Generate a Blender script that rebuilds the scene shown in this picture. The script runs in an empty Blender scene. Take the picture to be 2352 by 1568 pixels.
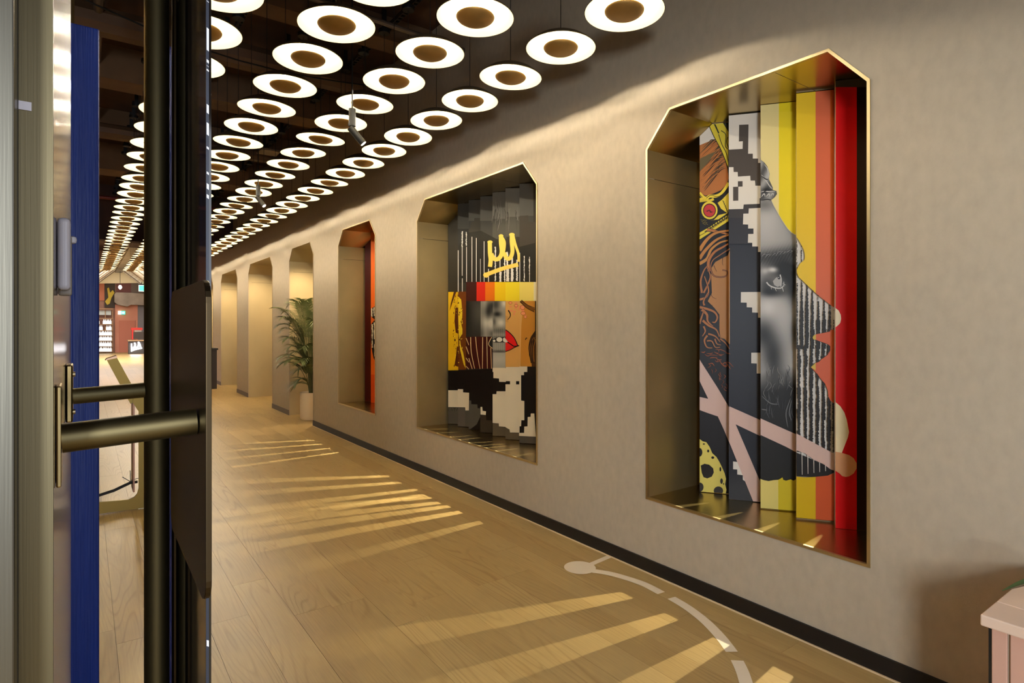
import bpy, bmesh, math, random
from mathutils import Vector, Matrix
from mathutils.geometry import tessellate_polygon
random.seed(7)
sc = bpy.context.scene
C = sc.collection
# ------------------------------------------------------------------ camera
F, CX, CY, EYE = 1363.0, 1176.0, 747.0, 1.5
YAW = math.atan2(983.0, 1363.0)
cd = bpy.data.cameras.new('camera'); cam = bpy.data.objects.new('camera', cd); C.objects.link(cam)
cd.sensor_width = 36; cd.lens = F / 2352 * 36; cd.shift_y = -37.0 / 2352
cd.clip_start = 0.05; cd.clip_end = 200
cam.location = (0, 0, EYE); cam.rotation_euler = (math.pi / 2, 0, -YAW)
sc.camera = cam
FW = Vector((math.sin(YAW), math.cos(YAW), 0)); RT = Vector((math.cos(YAW), -math.sin(YAW), 0))
# ------------------------------------------------------------------ world, exposure
w = bpy.data.worlds.new('world'); sc.world = w; w.use_nodes = True
w.node_tree.nodes['Background'].inputs[0].default_value = (0.80, 0.86, 1.0, 1)
w.node_tree.nodes['Background'].inputs[1].default_value = 0.35
sc.view_settings.view_transform = 'Standard'; sc.view_settings.look = 'None'
sc.view_settings.gamma = 1; sc.view_settings.exposure = 1.5; sc.view_settings.use_curve_mapping = False

def link_light(name, kind, energy, color, loc, aim=None, parent=None, **kw):
    d = bpy.data.lights.new(name, kind); d.energy = energy; d.color = color
    for k, v in kw.items(): setattr(d, k, v)
    o = bpy.data.objects.new(name, d); C.objects.link(o); o.location = loc
    if aim is not None:
        o.rotation_euler = (Vector(aim) - Vector(loc)).to_track_quat('-Z', 'Y').to_euler()
    if parent: o.parent = parent
    return o
LAMP_W = 4.8
TENS = ['', '', 'twenty', 'thirty']
LAMP_COL = (1.0, 0.915, 0.76)
# daylight through the glazed street entrance behind the camera
link_light('entrance_daylight', 'AREA', 48, (0.88, 0.94, 1.0), (-1.5, -2.0, 1.75), aim=(2.6, 2.2, 1.5), shape='RECTANGLE', size=0.55, size_y=0.9)
link_light('entrance_sky', 'AREA', 14, (0.85, 0.90, 1.0), (1.2, -2.8, 2.2), aim=(1.0, 3.0, 1.2), shape='RECTANGLE', size=2.6, size_y=2.2)
# far hall lights
link_light('hall_light', 'AREA', 420, (1.0, 0.93, 0.86), (0.5, 31.5, 3.9), aim=(0.5, 32.0, 0), shape='RECTANGLE', size=5.0, size_y=7)
link_light('hall_light', 'AREA', 130, (0.86, 0.72, 1.0), (-2.2, 21, 3.0), aim=(-2.2, 22, 0), shape='RECTANGLE', size=3.0, size_y=8)

# ------------------------------------------------------------------ projection helpers
def at(x, y, z):
    return Vector((0, 0, EYE)) + FW * z + RT * ((x - CX) / F * z) + Vector((0, 0, (CY - y) / F * z))
def ray(x, y): return FW + RT * ((x - CX) / F) + Vector((0, 0, (CY - y) / F))
def on_X(x, y, X): r = ray(x, y); return Vector((0, 0, EYE)) + r * (X / r.x)
def on_Y(x, y, Y): r = ray(x, y); return Vector((0, 0, EYE)) + r * (Y / r.y)
def on_Z(x, y, Z=0.0): r = ray(x, y); return Vector((0, 0, EYE)) + r * ((Z - EYE) / r.z)
def proj(p):
    d = Vector(p) - Vector((0, 0, EYE)); z = d.dot(FW)
    return (CX + F * d.dot(RT) / z, CY - F * d.z / z)
# ------------------------------------------------------------------ materials
def lin(c):
    return tuple(((v / 255) / 12.92 if v / 255 <= 0.04045 else ((v / 255 + 0.055) / 1.055) ** 2.4) for v in c) + (1,)
MATS = {}
def mat(name, rgb, rough=0.6, metal=0.0, emit=None, estr=0.0, var=0.0, vscale=(8, 8, 8), bump=0.0, bscale=(60, 60, 60), coat=0.0, spec=0.5, coord='Object', trans=0.0, raw=False):
    if name in MATS: return MATS[name]
    m = bpy.data.materials.new(name); m.use_nodes = True; nt = m.node_tree; N = nt.nodes; L = nt.links
    b = N['Principled BSDF']
    col = rgb if raw else lin(rgb)
    b.inputs['Base Color'].default_value = col
    b.inputs['Roughness'].default_value = rough; b.inputs['Metallic'].default_value = metal
    b.inputs['Specular IOR Level'].default_value = spec
    b.inputs['Coat Weight'].default_value = coat
    if trans: b.inputs['Transmission Weight'].default_value = trans
    if emit: b.inputs['Emission Color'].default_value = lin(emit); b.inputs['Emission Strength'].default_value = estr
    tc = None
    if var or bump:
        tc = N.new('ShaderNodeTexCoord')
    if var:
        mp = N.new('ShaderNodeMapping'); mp.inputs['Scale'].default_value = vscale
        L.new(tc.outputs[coord], mp.inputs[0])
        nz = N.new('ShaderNodeTexNoise'); nz.inputs['Scale'].default_value = 1; nz.inputs['Detail'].default_value = 4
        L.new(mp.outputs[0], nz.inputs[0])
        hs = N.new('ShaderNodeMapRange'); hs.inputs[1].default_value = 0.25; hs.inputs[2].default_value = 0.75
        hs.inputs[3].default_value = 1 - var; hs.inputs[4].default_value = 1 + var
        L.new(nz.outputs[0], hs.inputs[0])
        mx = N.new('ShaderNodeVectorMath'); mx.operation = 'SCALE'; mx.inputs[0].default_value = col[:3]
        L.new(hs.outputs[0], mx.inputs['Scale']); L.new(mx.outputs[0], b.inputs['Base Color'])
    if bump:
        mp = N.new('ShaderNodeMapping'); mp.inputs['Scale'].default_value = bscale
        L.new(tc.outputs[coord], mp.inputs[0])
        nz = N.new('ShaderNodeTexNoise'); nz.inputs['Scale'].default_value = 1; nz.inputs['Detail'].default_value = 3
        L.new(mp.outputs[0], nz.inputs[0])
        bp = N.new('ShaderNodeBump'); bp.inputs['Strength'].default_value = bump; bp.inputs['Distance'].default_value = 0.004
        L.new(nz.outputs[0], bp.inputs['Height']); L.new(bp.outputs[0], b.inputs['Normal'])
    MATS[name] = m
    return m

plaster = mat('plaster', (180, 166, 144), 0.9, var=0.06, vscale=(24, 24, 15), bump=0.15, bscale=(160, 160, 90), spec=0.2)
brass = mat('brushed_brass', (190, 166, 112), 0.25, 1.0, var=0.10, vscale=(3, 3, 3), bump=0.05, bscale=(300, 300, 9))
brass_side = mat('brushed_brass_side', (196, 176, 128), 0.42, 0.9, var=0.10, vscale=(3, 3, 3), bump=0.04, bscale=(9, 9, 300))
brass_lip = mat('brass_lip', (206, 186, 142), 0.42, 1.0)
brass_satin = mat('satin_champagne_panel', (184, 166, 126), 0.42, 0.45, var=0.05, vscale=(3, 3, 2))
dark_base = mat('dark_baseboard', (16, 10, 8), 0.55)
bronze = mat('dark_bronze', (158, 146, 106), 0.55, 1.0)
bronze_dark = mat('dark_bronze_plate', (74, 62, 44), 0.4, 1.0)
black = mat('black_metal', (20, 18, 16), 0.5)
steel = mat('brushed_steel', (112, 108, 96), 0.35, 1.0, bump=0.05, bscale=(300, 300, 6))

# ------------------------------------------------------------------ mesh helpers
def tag(o, label=None, cat=None, group=None, kind=None):
    if label: o['label'] = label
    if cat: o['category'] = cat
    if group: o['group'] = group
    if kind: o['kind'] = kind
    return o
def empty(name, loc, label, cat, group=None, rz=0):
    o = bpy.data.objects.new(name, None); C.objects.link(o); o.location = loc; o.rotation_euler.z = rz
    o.empty_display_size = 0.1
    return tag(o, label, cat, group)
def mesh_data(name, verts, faces, mats, fm=None, smooth=False):
    me = bpy.data.meshes.new(name); me.from_pydata([tuple(v) for v in verts], [], faces)
    for m in (mats if isinstance(mats, (list, tuple)) else [mats]): me.materials.append(m)
    if fm: me.polygons.foreach_set('material_index', fm)
    if smooth: me.polygons.foreach_set('use_smooth', [True] * len(me.polygons))
    me.update()
    return me
def obj(name, me, parent=None, loc=None):
    o = bpy.data.objects.new(name, me); C.objects.link(o)
    if parent:
        o.parent = parent
        if loc is not None: o.location = loc
    elif loc is not None: o.location = loc
    return o
class MB:
    def __init__(s): s.v = []; s.f = []; s.m = []
    def add(s, vs, fs, mi=0):
        n = len(s.v); s.v += [Vector(v) for v in vs]; s.f += [tuple(i + n for i in f) for f in fs]; s.m += [mi] * len(fs)
        return s
    def box(s, a, b, mi=0):
        (x0, y0, z0), (x1, y1, z1) = a, b
        x0, x1 = min(x0, x1), max(x0, x1); y0, y1 = min(y0, y1), max(y0, y1); z0, z1 = min(z0, z1), max(z0, z1)
        vs = [(x0,y0,z0),(x1,y0,z0),(x1,y1,z0),(x0,y1,z0),(x0,y0,z1),(x1,y0,z1),(x1,y1,z1),(x0,y1,z1)]
        return s.add(vs, [(0,3,2,1),(4,5,6,7),(0,1,5,4),(1,2,6,5),(2,3,7,6),(3,0,4,7)], mi)
    def tube(s, a, b, r, n=16, r2=None, caps=True, mi=0):
        a = Vector(a); b = Vector(b); r2 = r if r2 is None else r2
        d = (b - a).normalized(); u = d.orthogonal().normalized(); v = d.cross(u)
        vs = []
        for c, rr in ((a, r), (b, r2)):
            for k in range(n):
                t = 2 * math.pi * k / n; vs.append(c + u * math.cos(t) * rr + v * math.sin(t) * rr)
        fs = [(k, (k + 1) % n, n + (k + 1) % n, n + k) for k in range(n)]
        if caps: fs += [tuple(range(n - 1, -1, -1)), tuple(range(n, 2 * n))]
        return s.add(vs, fs, mi)
    def lathe(s, prof, n=32, mi=0, c=(0, 0, 0)):
        c = Vector(c); vs = []; fs = []; rings = []
        for r, z in prof:
            if r < 1e-6: rings.append([len(vs)]); vs.append(c + Vector((0, 0, z)))
            else:
                rings.append(list(range(len(vs), len(vs) + n)))
                vs += [c + Vector((r * math.cos(2*math.pi*k/n), r * math.sin(2*math.pi*k/n), z)) for k in range(n)]
        for A, B in zip(rings, rings[1:]):
            for k in range(n):
                k2 = (k + 1) % n
                if len(A) == 1 and len(B) == 1: continue
                if len(A) == 1: fs.append((A[0], B[k2], B[k]))
                elif len(B) == 1: fs.append((A[k], A[k2], B[0]))
                else: fs.append((A[k], A[k2], B[k2], B[k]))
        return s.add(vs, fs, mi)
    def prism(s, pts, d, mi=0):      # planar polygon (3D points) extruded by vector d
        d = Vector(d); n = len(pts); pts = [Vector(p) for p in pts]
        tris = tessellate_polygon([pts])
        fs = [tuple(t) for t in tris] + [tuple(n + i for i in reversed(t)) for t in tris]
        fs += [(k, (k + 1) % n, n + (k + 1) % n, n + k) for k in range(n)]
        return s.add(pts + [p + d for p in pts], fs, mi)
    def path(s, pts, r, n=8, mi=0):
        pts = [Vector(p) for p in pts]; vs = []; fs = []
        ref = Vector((0.13, 0.21, 0.97)).normalized()
        for i, p in enumerate(pts):
            d = (pts[min(i + 1, len(pts) - 1)] - pts[max(i - 1, 0)]).normalized()
            u = d.cross(ref); u = u.normalized() if u.length > 1e-4 else d.orthogonal().normalized(); v = d.cross(u)
            rr = r[i] if isinstance(r, (list, tuple)) else r
            vs += [p + u * math.cos(2*math.pi*k/n) * rr + v * math.sin(2*math.pi*k/n) * rr for k in range(n)]
        for i in range(len(pts) - 1):
            for k in range(n):
                fs.append((i*n + k, i*n + (k+1) % n, (i+1)*n + (k+1) % n, (i+1)*n + k))
        fs += [tuple(range(n - 1, -1, -1)), tuple(range((len(pts)-1)*n, len(pts)*n))]
        return s.add(vs, fs, mi)
    def data(s, name, mats, smooth=False, origin=None, fix=True):
        o = Vector(origin) if origin is not None else Vector((0, 0, 0))
        me = mesh_data(name, [v - o for v in s.v], s.f, mats, s.m, smooth)
        if fix:
            bm = bmesh.new(); bm.from_mesh(me); bmesh.ops.remove_doubles(bm, verts=bm.verts, dist=1e-5)
            bmesh.ops.recalc_face_normals(bm, faces=bm.faces); bm.to_mesh(me); bm.free()
        if smooth:
            try: me.shade_auto_smooth if False else None
            except Exception: pass
        return me
    def build(s, name, mats, parent=None, smooth=False, origin=None, fix=True):
        # verts are in world space unless origin given; children of an empty at P pass origin=P
        if parent is not None and origin is None: origin = parent.matrix_world.translation if False else parent.get('_o', None) or parent.location
        me = s.data(name, mats, smooth, origin, fix)
        o = obj(name, me, parent)
        if parent is None and origin is not None: o.location = origin
        if smooth: smooth_by_angle(me)
        return o
def smooth_by_angle(me, ang=0.6):
    bm = bmesh.new(); bm.from_mesh(me)
    for e in bm.edges:
        if len(e.link_faces) == 2 and e.calc_face_angle(0) > ang: e.smooth = False
        else: e.smooth = True
    for f in bm.faces: f.smooth = True
    bm.to_mesh(me); bm.free()
def bevel(o, wd=0.003, seg=2):
    md = o.modifiers.new('bevel', 'BEVEL'); md.width = wd; md.segments = seg; md.limit_method = 'ANGLE'; return o

# ------------------------------------------------------------------ setting: right wall
WX = 2.783; WT = 0.06
ZH = 4.4
TOP, CH, SILL = 2.762, 2.568, 0.454
CW = 0.170
def wy(px): return on_X(px, 747, WX).y
niches = [(wy(1993), wy(1488)), (wy(1233), wy(959)), (wy(862), wy(778))]
alcoves = [(wy(720), wy(665)), (wy(626), wy(571)), (wy(545), wy(508)), (wy(489.4), wy(489.4) + 1.94), (20.5, 22.4), (23.5, 25.4), (26.5, 28.4)]
m = MB()
ops = sorted([(a, b, SILL) for a, b in niches] + [(a, b, 0) for a, b in alcoves])
y = -0.9
FAR = 39.5
for a, b, s in ops + [(FAR, None, None)]:
    m.prism([(WX, y, 0), (WX, a, 0), (WX, a, ZH), (WX, y, ZH)], (WT, 0, 0))
    if b is None: break
    m.prism([(WX, a, CH), (WX, a + CW, TOP), (WX, b - CW, TOP), (WX, b, CH), (WX, b, ZH), (WX, a, ZH)], (WT, 0, 0))
    if s > 0: m.prism([(WX, a, 0), (WX, b, 0), (WX, b, s), (WX, a, s)], (WT, 0, 0))
    y = b
tag(m.build('wall_right', plaster, origin=(WX, 0, 0)), kind='structure')
m = MB(); m.box((-6, -0.75, 2.36), (WX, -0.62, ZH)); tag(m.build('wall_entrance_unseen', plaster, origin=(0, -0.7, 2.36)), kind='structure')  # unseen door head added behind the camera to darken the upper wall
# baseboards
joint = wy(897)
segs = [(-0.9, joint - 0.002), (joint + 0.002, alcoves[0][0])]
for i in range(len(alcoves)):
    segs.append((alcoves[i][1], alcoves[i + 1][0] if i + 1 < len(alcoves) else FAR - 0.1))
m = MB(); m.box((WX - 0.012, segs[0][0], 0), (WX - 0.0, segs[0][1], 0.082)); m.box((WX - 0.012, segs[1][0], 0), (WX, segs[1][1], 0.082))
tag(m.build('baseboard_right', dark_base, origin=(WX, 1.2, 0)), kind='structure')
basegrey = mat('grey_baseboard', (96, 84, 74), 0.6)
for a, b in segs[2:]:
    m = MB(); m.box((WX - 0.012, a, 0), (WX, b, 0.082)); tag(m.build('baseboard_right', basegrey, origin=(WX, a, 0)), kind='structure')
m = MB(); m.box((WX - 0.020, -0.9, 0.0), (WX - 0.012, alcoves[0][0], 0.006))
tag(m.build('trim_1', mat('pale_edge_strip', (226, 200, 160), 0.5), origin=(WX, 1.2, 0)), kind='structure')

# ------------------------------------------------------------------ niche builders
NX = 3.30   # back of the niches
TOP_, CH_ = TOP, CH
def lining(name, label, cat, a, b, s, material, depth, seam=True, lipm=None, group=None):
    a += 0.0012; b -= 0.0012; s = s + 0.0012 if s > 0 else s; TOP = TOP_ - 0.0012; CH = CH_ - 0.0006
    t = empty(name, (WX, (a + b) / 2, s), label, cat, group)
    g = 0.004; e = 0.0018; X0 = WX + 0.004; X1 = WX + depth; th = 0.012
    zs = 2.396
    def quad(nm, p, q, n, mm=material):     # p,q: (y,z) pair edge, extruded in X, thickness along n
        mb = MB(); n = Vector((0, n[0], n[1])) * th
        mb.prism([(X0, p[0], p[1]), (X1, p[0], p[1]), (X1, q[0], q[1]), (X0, q[0], q[1])], n)
        return mb.build(nm, mm, t)
    if s > 0: quad('sill_panel', (a, s), (b, s), (0, -1))
    SM = brass_side if material is brass else material
    for yy, sg in ((a, -1), (b, 1)):
        quad('side_panel', (yy, s), (yy, zs - e), (sg, 0), SM); quad('upper_side_panel', (yy, zs + e), (yy, CH), (sg, 0), SM)
        mb = MB(); mb.box((X0, yy + sg * 0.0125, zs - 0.02), (X1, yy + sg * 0.016, zs + 0.02)); mb.build('joint_backing', dark_base, t)
        quad('corner_panel', (yy, CH), (yy - sg * CW, TOP), (sg * .75, .66))
    mid = a + (b - a) * 0.35
    if s > 0: quad('top_panel', (a + CW, TOP), (mid - e, TOP), (0, 1)); quad('top_panel', (mid + e, TOP), (b - CW, TOP), (0, 1))
    else: quad('top_panel', (a + CW, TOP), (b - CW, TOP), (0, 1))
    mb = MB(); mb.prism([(X1, a - .01, s), (X1, b + .01, s), (X1, b + .01, CH), (X1, b - CW, TOP + .01), (X1, a + CW, TOP + .01), (X1, a - .01, CH)], (0.012, 0, 0))
    mb.build('back_panel', material, t)
    # protruding lip round the opening
    lw = 0.013; ix = WX - 0.006
    ring = [(a, s), (b, s), (b, CH), (b - CW, TOP), (a + CW, TOP), (a, CH)]
    ymid, zmid = (a + b) / 2, (s + TOP) / 2
    n = len(ring)
    def inset(k, d):
        p0 = Vector(ring[k - 1]); p1 = Vector(ring[k]); p2 = Vector(ring[(k + 1) % n])
        d1 = (p1 - p0).normalized(); d2 = (p2 - p1).normalized()
        n1 = Vector((-d1.y, d1.x)); n2 = Vector((-d2.y, d2.x)); bis = (n1 + n2).normalized()
        return p1 + bis * (d / max(0.3, bis.dot(n1)))
    outer = [inset(k, -lw) for k in range(n)]; inner = [inset(k, 0.0005) for k in range(n)]
    rng = range(n) if s > 0 else range(1, n)
    for k in rng:
        k2 = (k + 1) % n
        if s == 0 and k == 0: continue
        mb = MB(); o0, o1, i0, i1 = outer[k], outer[k2], inner[k], inner[k2]
        mb.prism([(ix, o0.x, o0.y), (ix, o1.x, o1.y), (ix, i1.x, i1.y), (ix, i0.x, i0.y)], (0.016, 0, 0))
        mb.build('edge_lip', lipm or brass_lip, t)
    return t
nl = ['brass-lined display niche nearest the camera, framing the tall face mural with red stripes',
      'wide brass-lined display niche in the middle, framing the crown and lips mural',
      'narrow brass-lined display niche beside the palm, showing an orange sliver of mural']
for (a, b), lb in zip(niches, nl): lining('display_niche', lb, 'niche', a, b, SILL, brass, NX - WX)
al = ['beige-lined walk-in alcove holding the potted palm', 'wide beige-lined alcove just beyond the potted palm',
      'third beige-lined alcove along the wall, next to the grey-edged far columns', 'beige-lined alcove beside the dark kiosk table',
      'far alcove hidden behind the dark door leaf', 'farther alcove hidden behind the pull tube', 'farthest alcove close to the end of the hall']
lip_pale = mat('pale_lip', (178, 160, 132), 0.4, 0.4)
for (a, b), lb in zip(alcoves, al): lining('wall_alcove', lb, 'alcove', a, b, 0, brass_satin, 0.75, lipm=lip_pale)
# warm downlights set in the tops of the alcoves
for k, (a, b) in enumerate(alcoves[:4]):
    link_light('alcove_downlight', 'SPOT', 38 if k else 44, (1.0, 0.78, 0.5), (WX + 0.30, a + (b - a) * 0.35, 2.70), aim=(WX + 0.15, b - 0.05, 0.6), spot_size=1.9, spot_blend=0.8, shadow_soft_size=0.05)

# ------------------------------------------------------------------ floor
def wood_mat(name, bricks=False):
    m = bpy.data.materials.new(name); m.use_nodes = True; nt = m.node_tree; N = nt.nodes; L = nt.links
    b = N['Principled BSDF']; b.inputs['Roughness'].default_value = 0.42; b.inputs['Specular IOR Level'].default_value = 0.35
    tc = N.new('ShaderNodeTexCoord'); oi = N.new('ShaderNodeObjectInfo')
    off = N.new('ShaderNodeVectorMath'); off.operation = 'SCALE'; off.inputs[0].default_value = (13.7, 41.3, 7.1)
    L.new(oi.outputs['Random'], off.inputs['Scale'])
    ad = N.new('ShaderNodeVectorMath'); ad.operation = 'ADD'
    L.new(tc.outputs['Object'], ad.inputs[0]); L.new(off.outputs[0], ad.inputs[1])
    def noise(scale, detail, sx, sy, dist=0.0):
        mp = N.new('ShaderNodeMapping'); mp.inputs['Scale'].default_value = (sx, sy, 1)
        L.new(ad.outputs[0], mp.inputs[0]); nz = N.new('ShaderNodeTexNoise')
        nz.inputs['Scale'].default_value = scale; nz.inputs['Detail'].default_value = detail; nz.inputs['Distortion'].default_value = dist
        L.new(mp.outputs[0], nz.inputs[0]); return nz
    # growth rings: contour lines of a stretched noise field
    fld = noise(1.0, 1.0, 5.0, 0.42, 0.15)
    mul = N.new('ShaderNodeMath'); mul.operation = 'MULTIPLY'; mul.inputs[1].default_value = 26; L.new(fld.outputs[0], mul.inputs[0])
    fr = N.new('ShaderNodeMath'); fr.operation = 'FRACT'; L.new(mul.outputs[0], fr.inputs[0])
    rr = N.new('ShaderNodeValToRGB'); L.new(fr.outputs[0], rr.inputs[0])
    cr = rr.color_ramp; cr.elements[0].position = 0.0; cr.elements[0].color = (1, 1, 1, 1); cr.elements[1].position = 1.0; cr.elements[1].color = (1, 1, 1, 1)
    e = cr.elements.new(0.55); e.color = (1, 1, 1, 1); e = cr.elements.new(0.8); e.color = (0.70, 0.63, 0.54, 1); e = cr.elements.new(0.93); e.color = (0.95, 0.94, 0.92, 1)
    fine = noise(1.0, 3.0, 180, 5)
    blot = noise(1.0, 2.0, 3, 1.2)
    vor = N.new('ShaderNodeTexVoronoi'); vor.inputs['Scale'].default_value = 1.0; vor.inputs['Randomness'].default_value = 1.0
    mp = N.new('ShaderNodeMapping'); mp.inputs['Scale'].default_value = (3.2, 1.5, 1); L.new(ad.outputs[0], mp.inputs[0]); L.new(mp.outputs[0], vor.inputs[0])
    kn = N.new('ShaderNodeMapRange'); kn.inputs[1].default_value = 0.0; kn.inputs[2].default_value = 0.075; kn.inputs[3].default_value = 0.52; kn.inputs[4].default_value = 1; L.new(vor.outputs['Distance'], kn.inputs[0])
    base = N.new('ShaderNodeMix'); base.data_type = 'RGBA'; base.inputs[6].default_value = lin((172, 144, 92)); base.inputs[7].default_value = lin((186, 159, 106))
    L.new(oi.outputs['Random'], base.inputs[0])
    m1 = N.new('ShaderNodeMix'); m1.data_type = 'RGBA'; m1.blend_type = 'MULTIPLY'
    msk = N.new('ShaderNodeMapRange'); msk.inputs[1].default_value = 0.42; msk.inputs[2].default_value = 0.66; msk.inputs[3].default_value = 0.05; msk.inputs[4].default_value = 0.75; L.new(blot.outputs[0], msk.inputs[0])
    L.new(msk.outputs[0], m1.inputs[0]); L.new(base.outputs[2], m1.inputs[6]); L.new(rr.outputs[0], m1.inputs[7])
    f2 = N.new('ShaderNodeMapRange'); f2.inputs[1].default_value = 0.3; f2.inputs[2].default_value = 0.7; f2.inputs[3].default_value = 0.92; f2.inputs[4].default_value = 1.05; L.new(fine.outputs[0], f2.inputs[0])
    s1 = N.new('ShaderNodeVectorMath'); s1.operation = 'SCALE'; L.new(m1.outputs[2], s1.inputs[0]); L.new(f2.outputs[0], s1.inputs['Scale'])
    s2 = N.new('ShaderNodeVectorMath'); s2.operation = 'SCALE'; L.new(s1.outputs[0], s2.inputs[0]); L.new(kn.outputs[0], s2.inputs['Scale'])
    out = s2.outputs[0]
    if bricks:
        br = N.new('ShaderNodeTexBrick'); br.inputs['Color1'].default_value = (1, 1, 1, 1); br.inputs['Color2'].default_value = (0.86, 0.86, 0.86, 1); br.inputs['Mortar'].default_value = (0.6, 0.6, 0.6, 1)
        br.inputs['Scale'].default_value = 1; br.inputs['Mortar Size'].default_value = 0.002; br.inputs['Brick Width'].default_value = 1.9; br.inputs['Row Height'].default_value = 0.19
        mp2 = N.new('ShaderNodeMapping'); mp2.inputs['Rotation'].default_value = (0, 0, math.pi / 2); L.new(tc.outputs['Object'], mp2.inputs[0]); L.new(mp2.outputs[0], br.inputs[0])
        mm = N.new('ShaderNodeMix'); mm.data_type = 'RGBA'; mm.blend_type = 'MULTIPLY'; mm.inputs[0].default_value = 1; L.new(out, mm.inputs[6]); L.new(br.outputs[0], mm.inputs[7]); out = mm.outputs[2]
    L.new(out, b.inputs['Base Color'])
    bp = N.new('ShaderNodeBump'); bp.inputs['Strength'].default_value = 0.05; bp.inputs['Distance'].default_value = 0.0006
    L.new(fine.outputs[0], bp.inputs['Height']); L.new(bp.outputs[0], b.inputs['Normal'])
    return m
oak = wood_mat('oak_plank'); oak_far = wood_mat('oak_floor_far', True)
PY = 15.0
m = MB(); m.box((-6, -3.2, -0.2), (4.2, FAR, -0.012)); m.box((-6, PY, -0.012), (4.2, FAR, 0.0)); m.box((-6, -3.2, -0.012), (-1.905, PY, 0.0))
fl = tag(m.build('floor', oak_far, origin=(0, 0, 0)), kind='structure')
PW, PL = 0.19, 1.9
mb = MB(); mb.box((0.0006, 0.0006, -0.012), (PW - 0.0006, PL - 0.0006, 0.0)); plank_me = mb.data('plank', oak)
cut = {}
def plank_len(L):
    L = round(L, 2)
    if L not in cut:
        q = MB(); q.box((0.0006, 0.0006, -0.012), (PW - 0.0006, L - 0.0006, 0.0)); cut[L] = q.data('plank', oak)
    return cut[L]
npl = 0
for r in range(24):
    x0 = WX - 0.022 - PW * (r + 1) + 0.022
    y0 = 0.2 - random.random() * PL if r < 26 else 0
    while y0 < PY:
        a = max(y0, -0.5); b = min(y0 + PL, PY)
        if b - a > 0.06:
            # leave out planks the photo cannot show (left of the sight lines)
            if x0 + PW > -0.35 * b or True:
                p = obj('plank', plank_me if b - a > PL - 0.005 else plank_len(b - a), fl, (x0, a, random.uniform(-0.0003, 0.0003))); npl += 1
        y0 += PL
# oak under the alcoves
m = MB(); m.box((WX, alcoves[0][0] - .3, -0.012), (4.0, FAR, -0.0005)); m.build('alcove_floor', oak_far, fl)

# ------------------------------------------------------------------ ceiling, left wall, bulkheads
ceil_m = mat('raw_brown_ceiling', (74, 50, 32), 0.9, var=0.35, vscale=(1.2, 1.2, 1.2), bump=0.5, bscale=(9, 9, 9))
m = MB(); m.box((-6, -3.2, ZH), (4.2, 26.0, ZH + 0.15)); m.box((-6, 26.0, 5.6), (4.2, FAR, 5.7)); m.box((-6, 25.95, ZH + 0.15), (4.2, 26.0, 5.6)); ceiling = tag(m.build('ceiling', ceil_m, origin=(0, 10, ZH)), kind='structure')
dull = mat('dim_side_wall', (120, 96, 84), 0.9, var=0.2, vscale=(1, 1, 1))
m = MB(); m.box((-6.2, -3.2, 0), (-6, FAR, 5.7)); tag(m.build('wall_left', dull, origin=(-6, 10, 0)), kind='structure')
farw = mat('far_wall_rendered', (150, 112, 96), 0.9, var=0.2, vscale=(0.8, 0.8, 0.8))
m = MB(); m.box((-6.2, FAR, 0), (4.4, FAR + 0.2, 5.6)); tag(m.build('wall_far', farw, origin=(0, FAR, 0)), kind='structure')
m = MB(); m.box((3.9, FAR - 22, 0), (4.0, FAR, 5.6)); tag(m.build('wall_service', dull, origin=(3.9, FAR - 11, 0)), kind='structure')
beam_m = mat('concrete_beam', (112, 84, 58), 0.9, var=0.25, vscale=(2, 2, 2), bump=0.4, bscale=(14, 14, 14))
for i, (yy, wd, dp) in enumerate([(3.3, 0.22, 0.3), (5.2, 0.25, 0.22), (7.4, 0.35, 0.35), (9.6, 0.2, 0.25), (11.4, 0.5, 0.42)]):
    mb = MB(); mb.box((-6, yy, ZH - dp), (WX, yy + wd, ZH)); o = mb.build('ceiling_beam', beam_m, ceiling, origin=(0, 10, ZH))
mb = MB(); mb.box((-6, 14.8, 3.27), (WX - 0.01, 15.1, ZH)); mb.build('bulkhead', mat('bulkhead_maroon', (66, 44, 40), 0.8), ceiling, origin=(0, 10, ZH))
# pipes and conduits under the slab
pipe_m = mat('dull_pipe', (118, 104, 92), 0.5, 0.6); duct_m = mat('brown_duct', (98, 72, 50), 0.6, 0.2); redp = mat('red_pipe', (120, 36, 26), 0.5)
def pipe(label, pts, r, mm, cat='pipe', name='ceiling_pipe'):
    mb = MB(); mb.path(pts, r, 10); o = mb.build(name, mm, origin=pts[0], smooth=True); return tag(o, label, cat)
pipe('pale conduit crossing the ceiling above the second lamp row', [(-5.9, 4.2, 3.98), (2.78, 4.6, 3.98)], 0.022, pipe_m)
pipe('fat brown duct crossing the ceiling behind the near lamps', [(-5.9, 6.3, 4.15), (1.5, 6.3, 4.15), (2.78, 6.3, 4.15)], 0.13, duct_m, 'duct', 'air_duct')
pipe('second brown duct crossing deeper in the hall', [(-5.9, 9.25, 4.0), (2.78, 9.25, 4.0)], 0.10, duct_m, 'duct', 'air_duct')
pipe('thin red sprinkler pipe beside the maroon bulkhead', [(-5.9, 13.8, 3.95), (2.78, 13.8, 3.95)], 0.035, redp)
pipe('grey pipe running along the ceiling between the lamp tracks', [(0.1, 1.0, 4.2), (0.1, 14.7, 4.2)], 0.04, pipe_m)
pipe('thin drooping cable between the ceiling beams', [(-1 + k * 0.35, 5.0 + 0.1 * k, 4.05 - 0.25 * math.sin(k / 10 * math.pi)) for k in range(11)], 0.007, black, 'cable', 'ceiling_cable')

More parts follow.
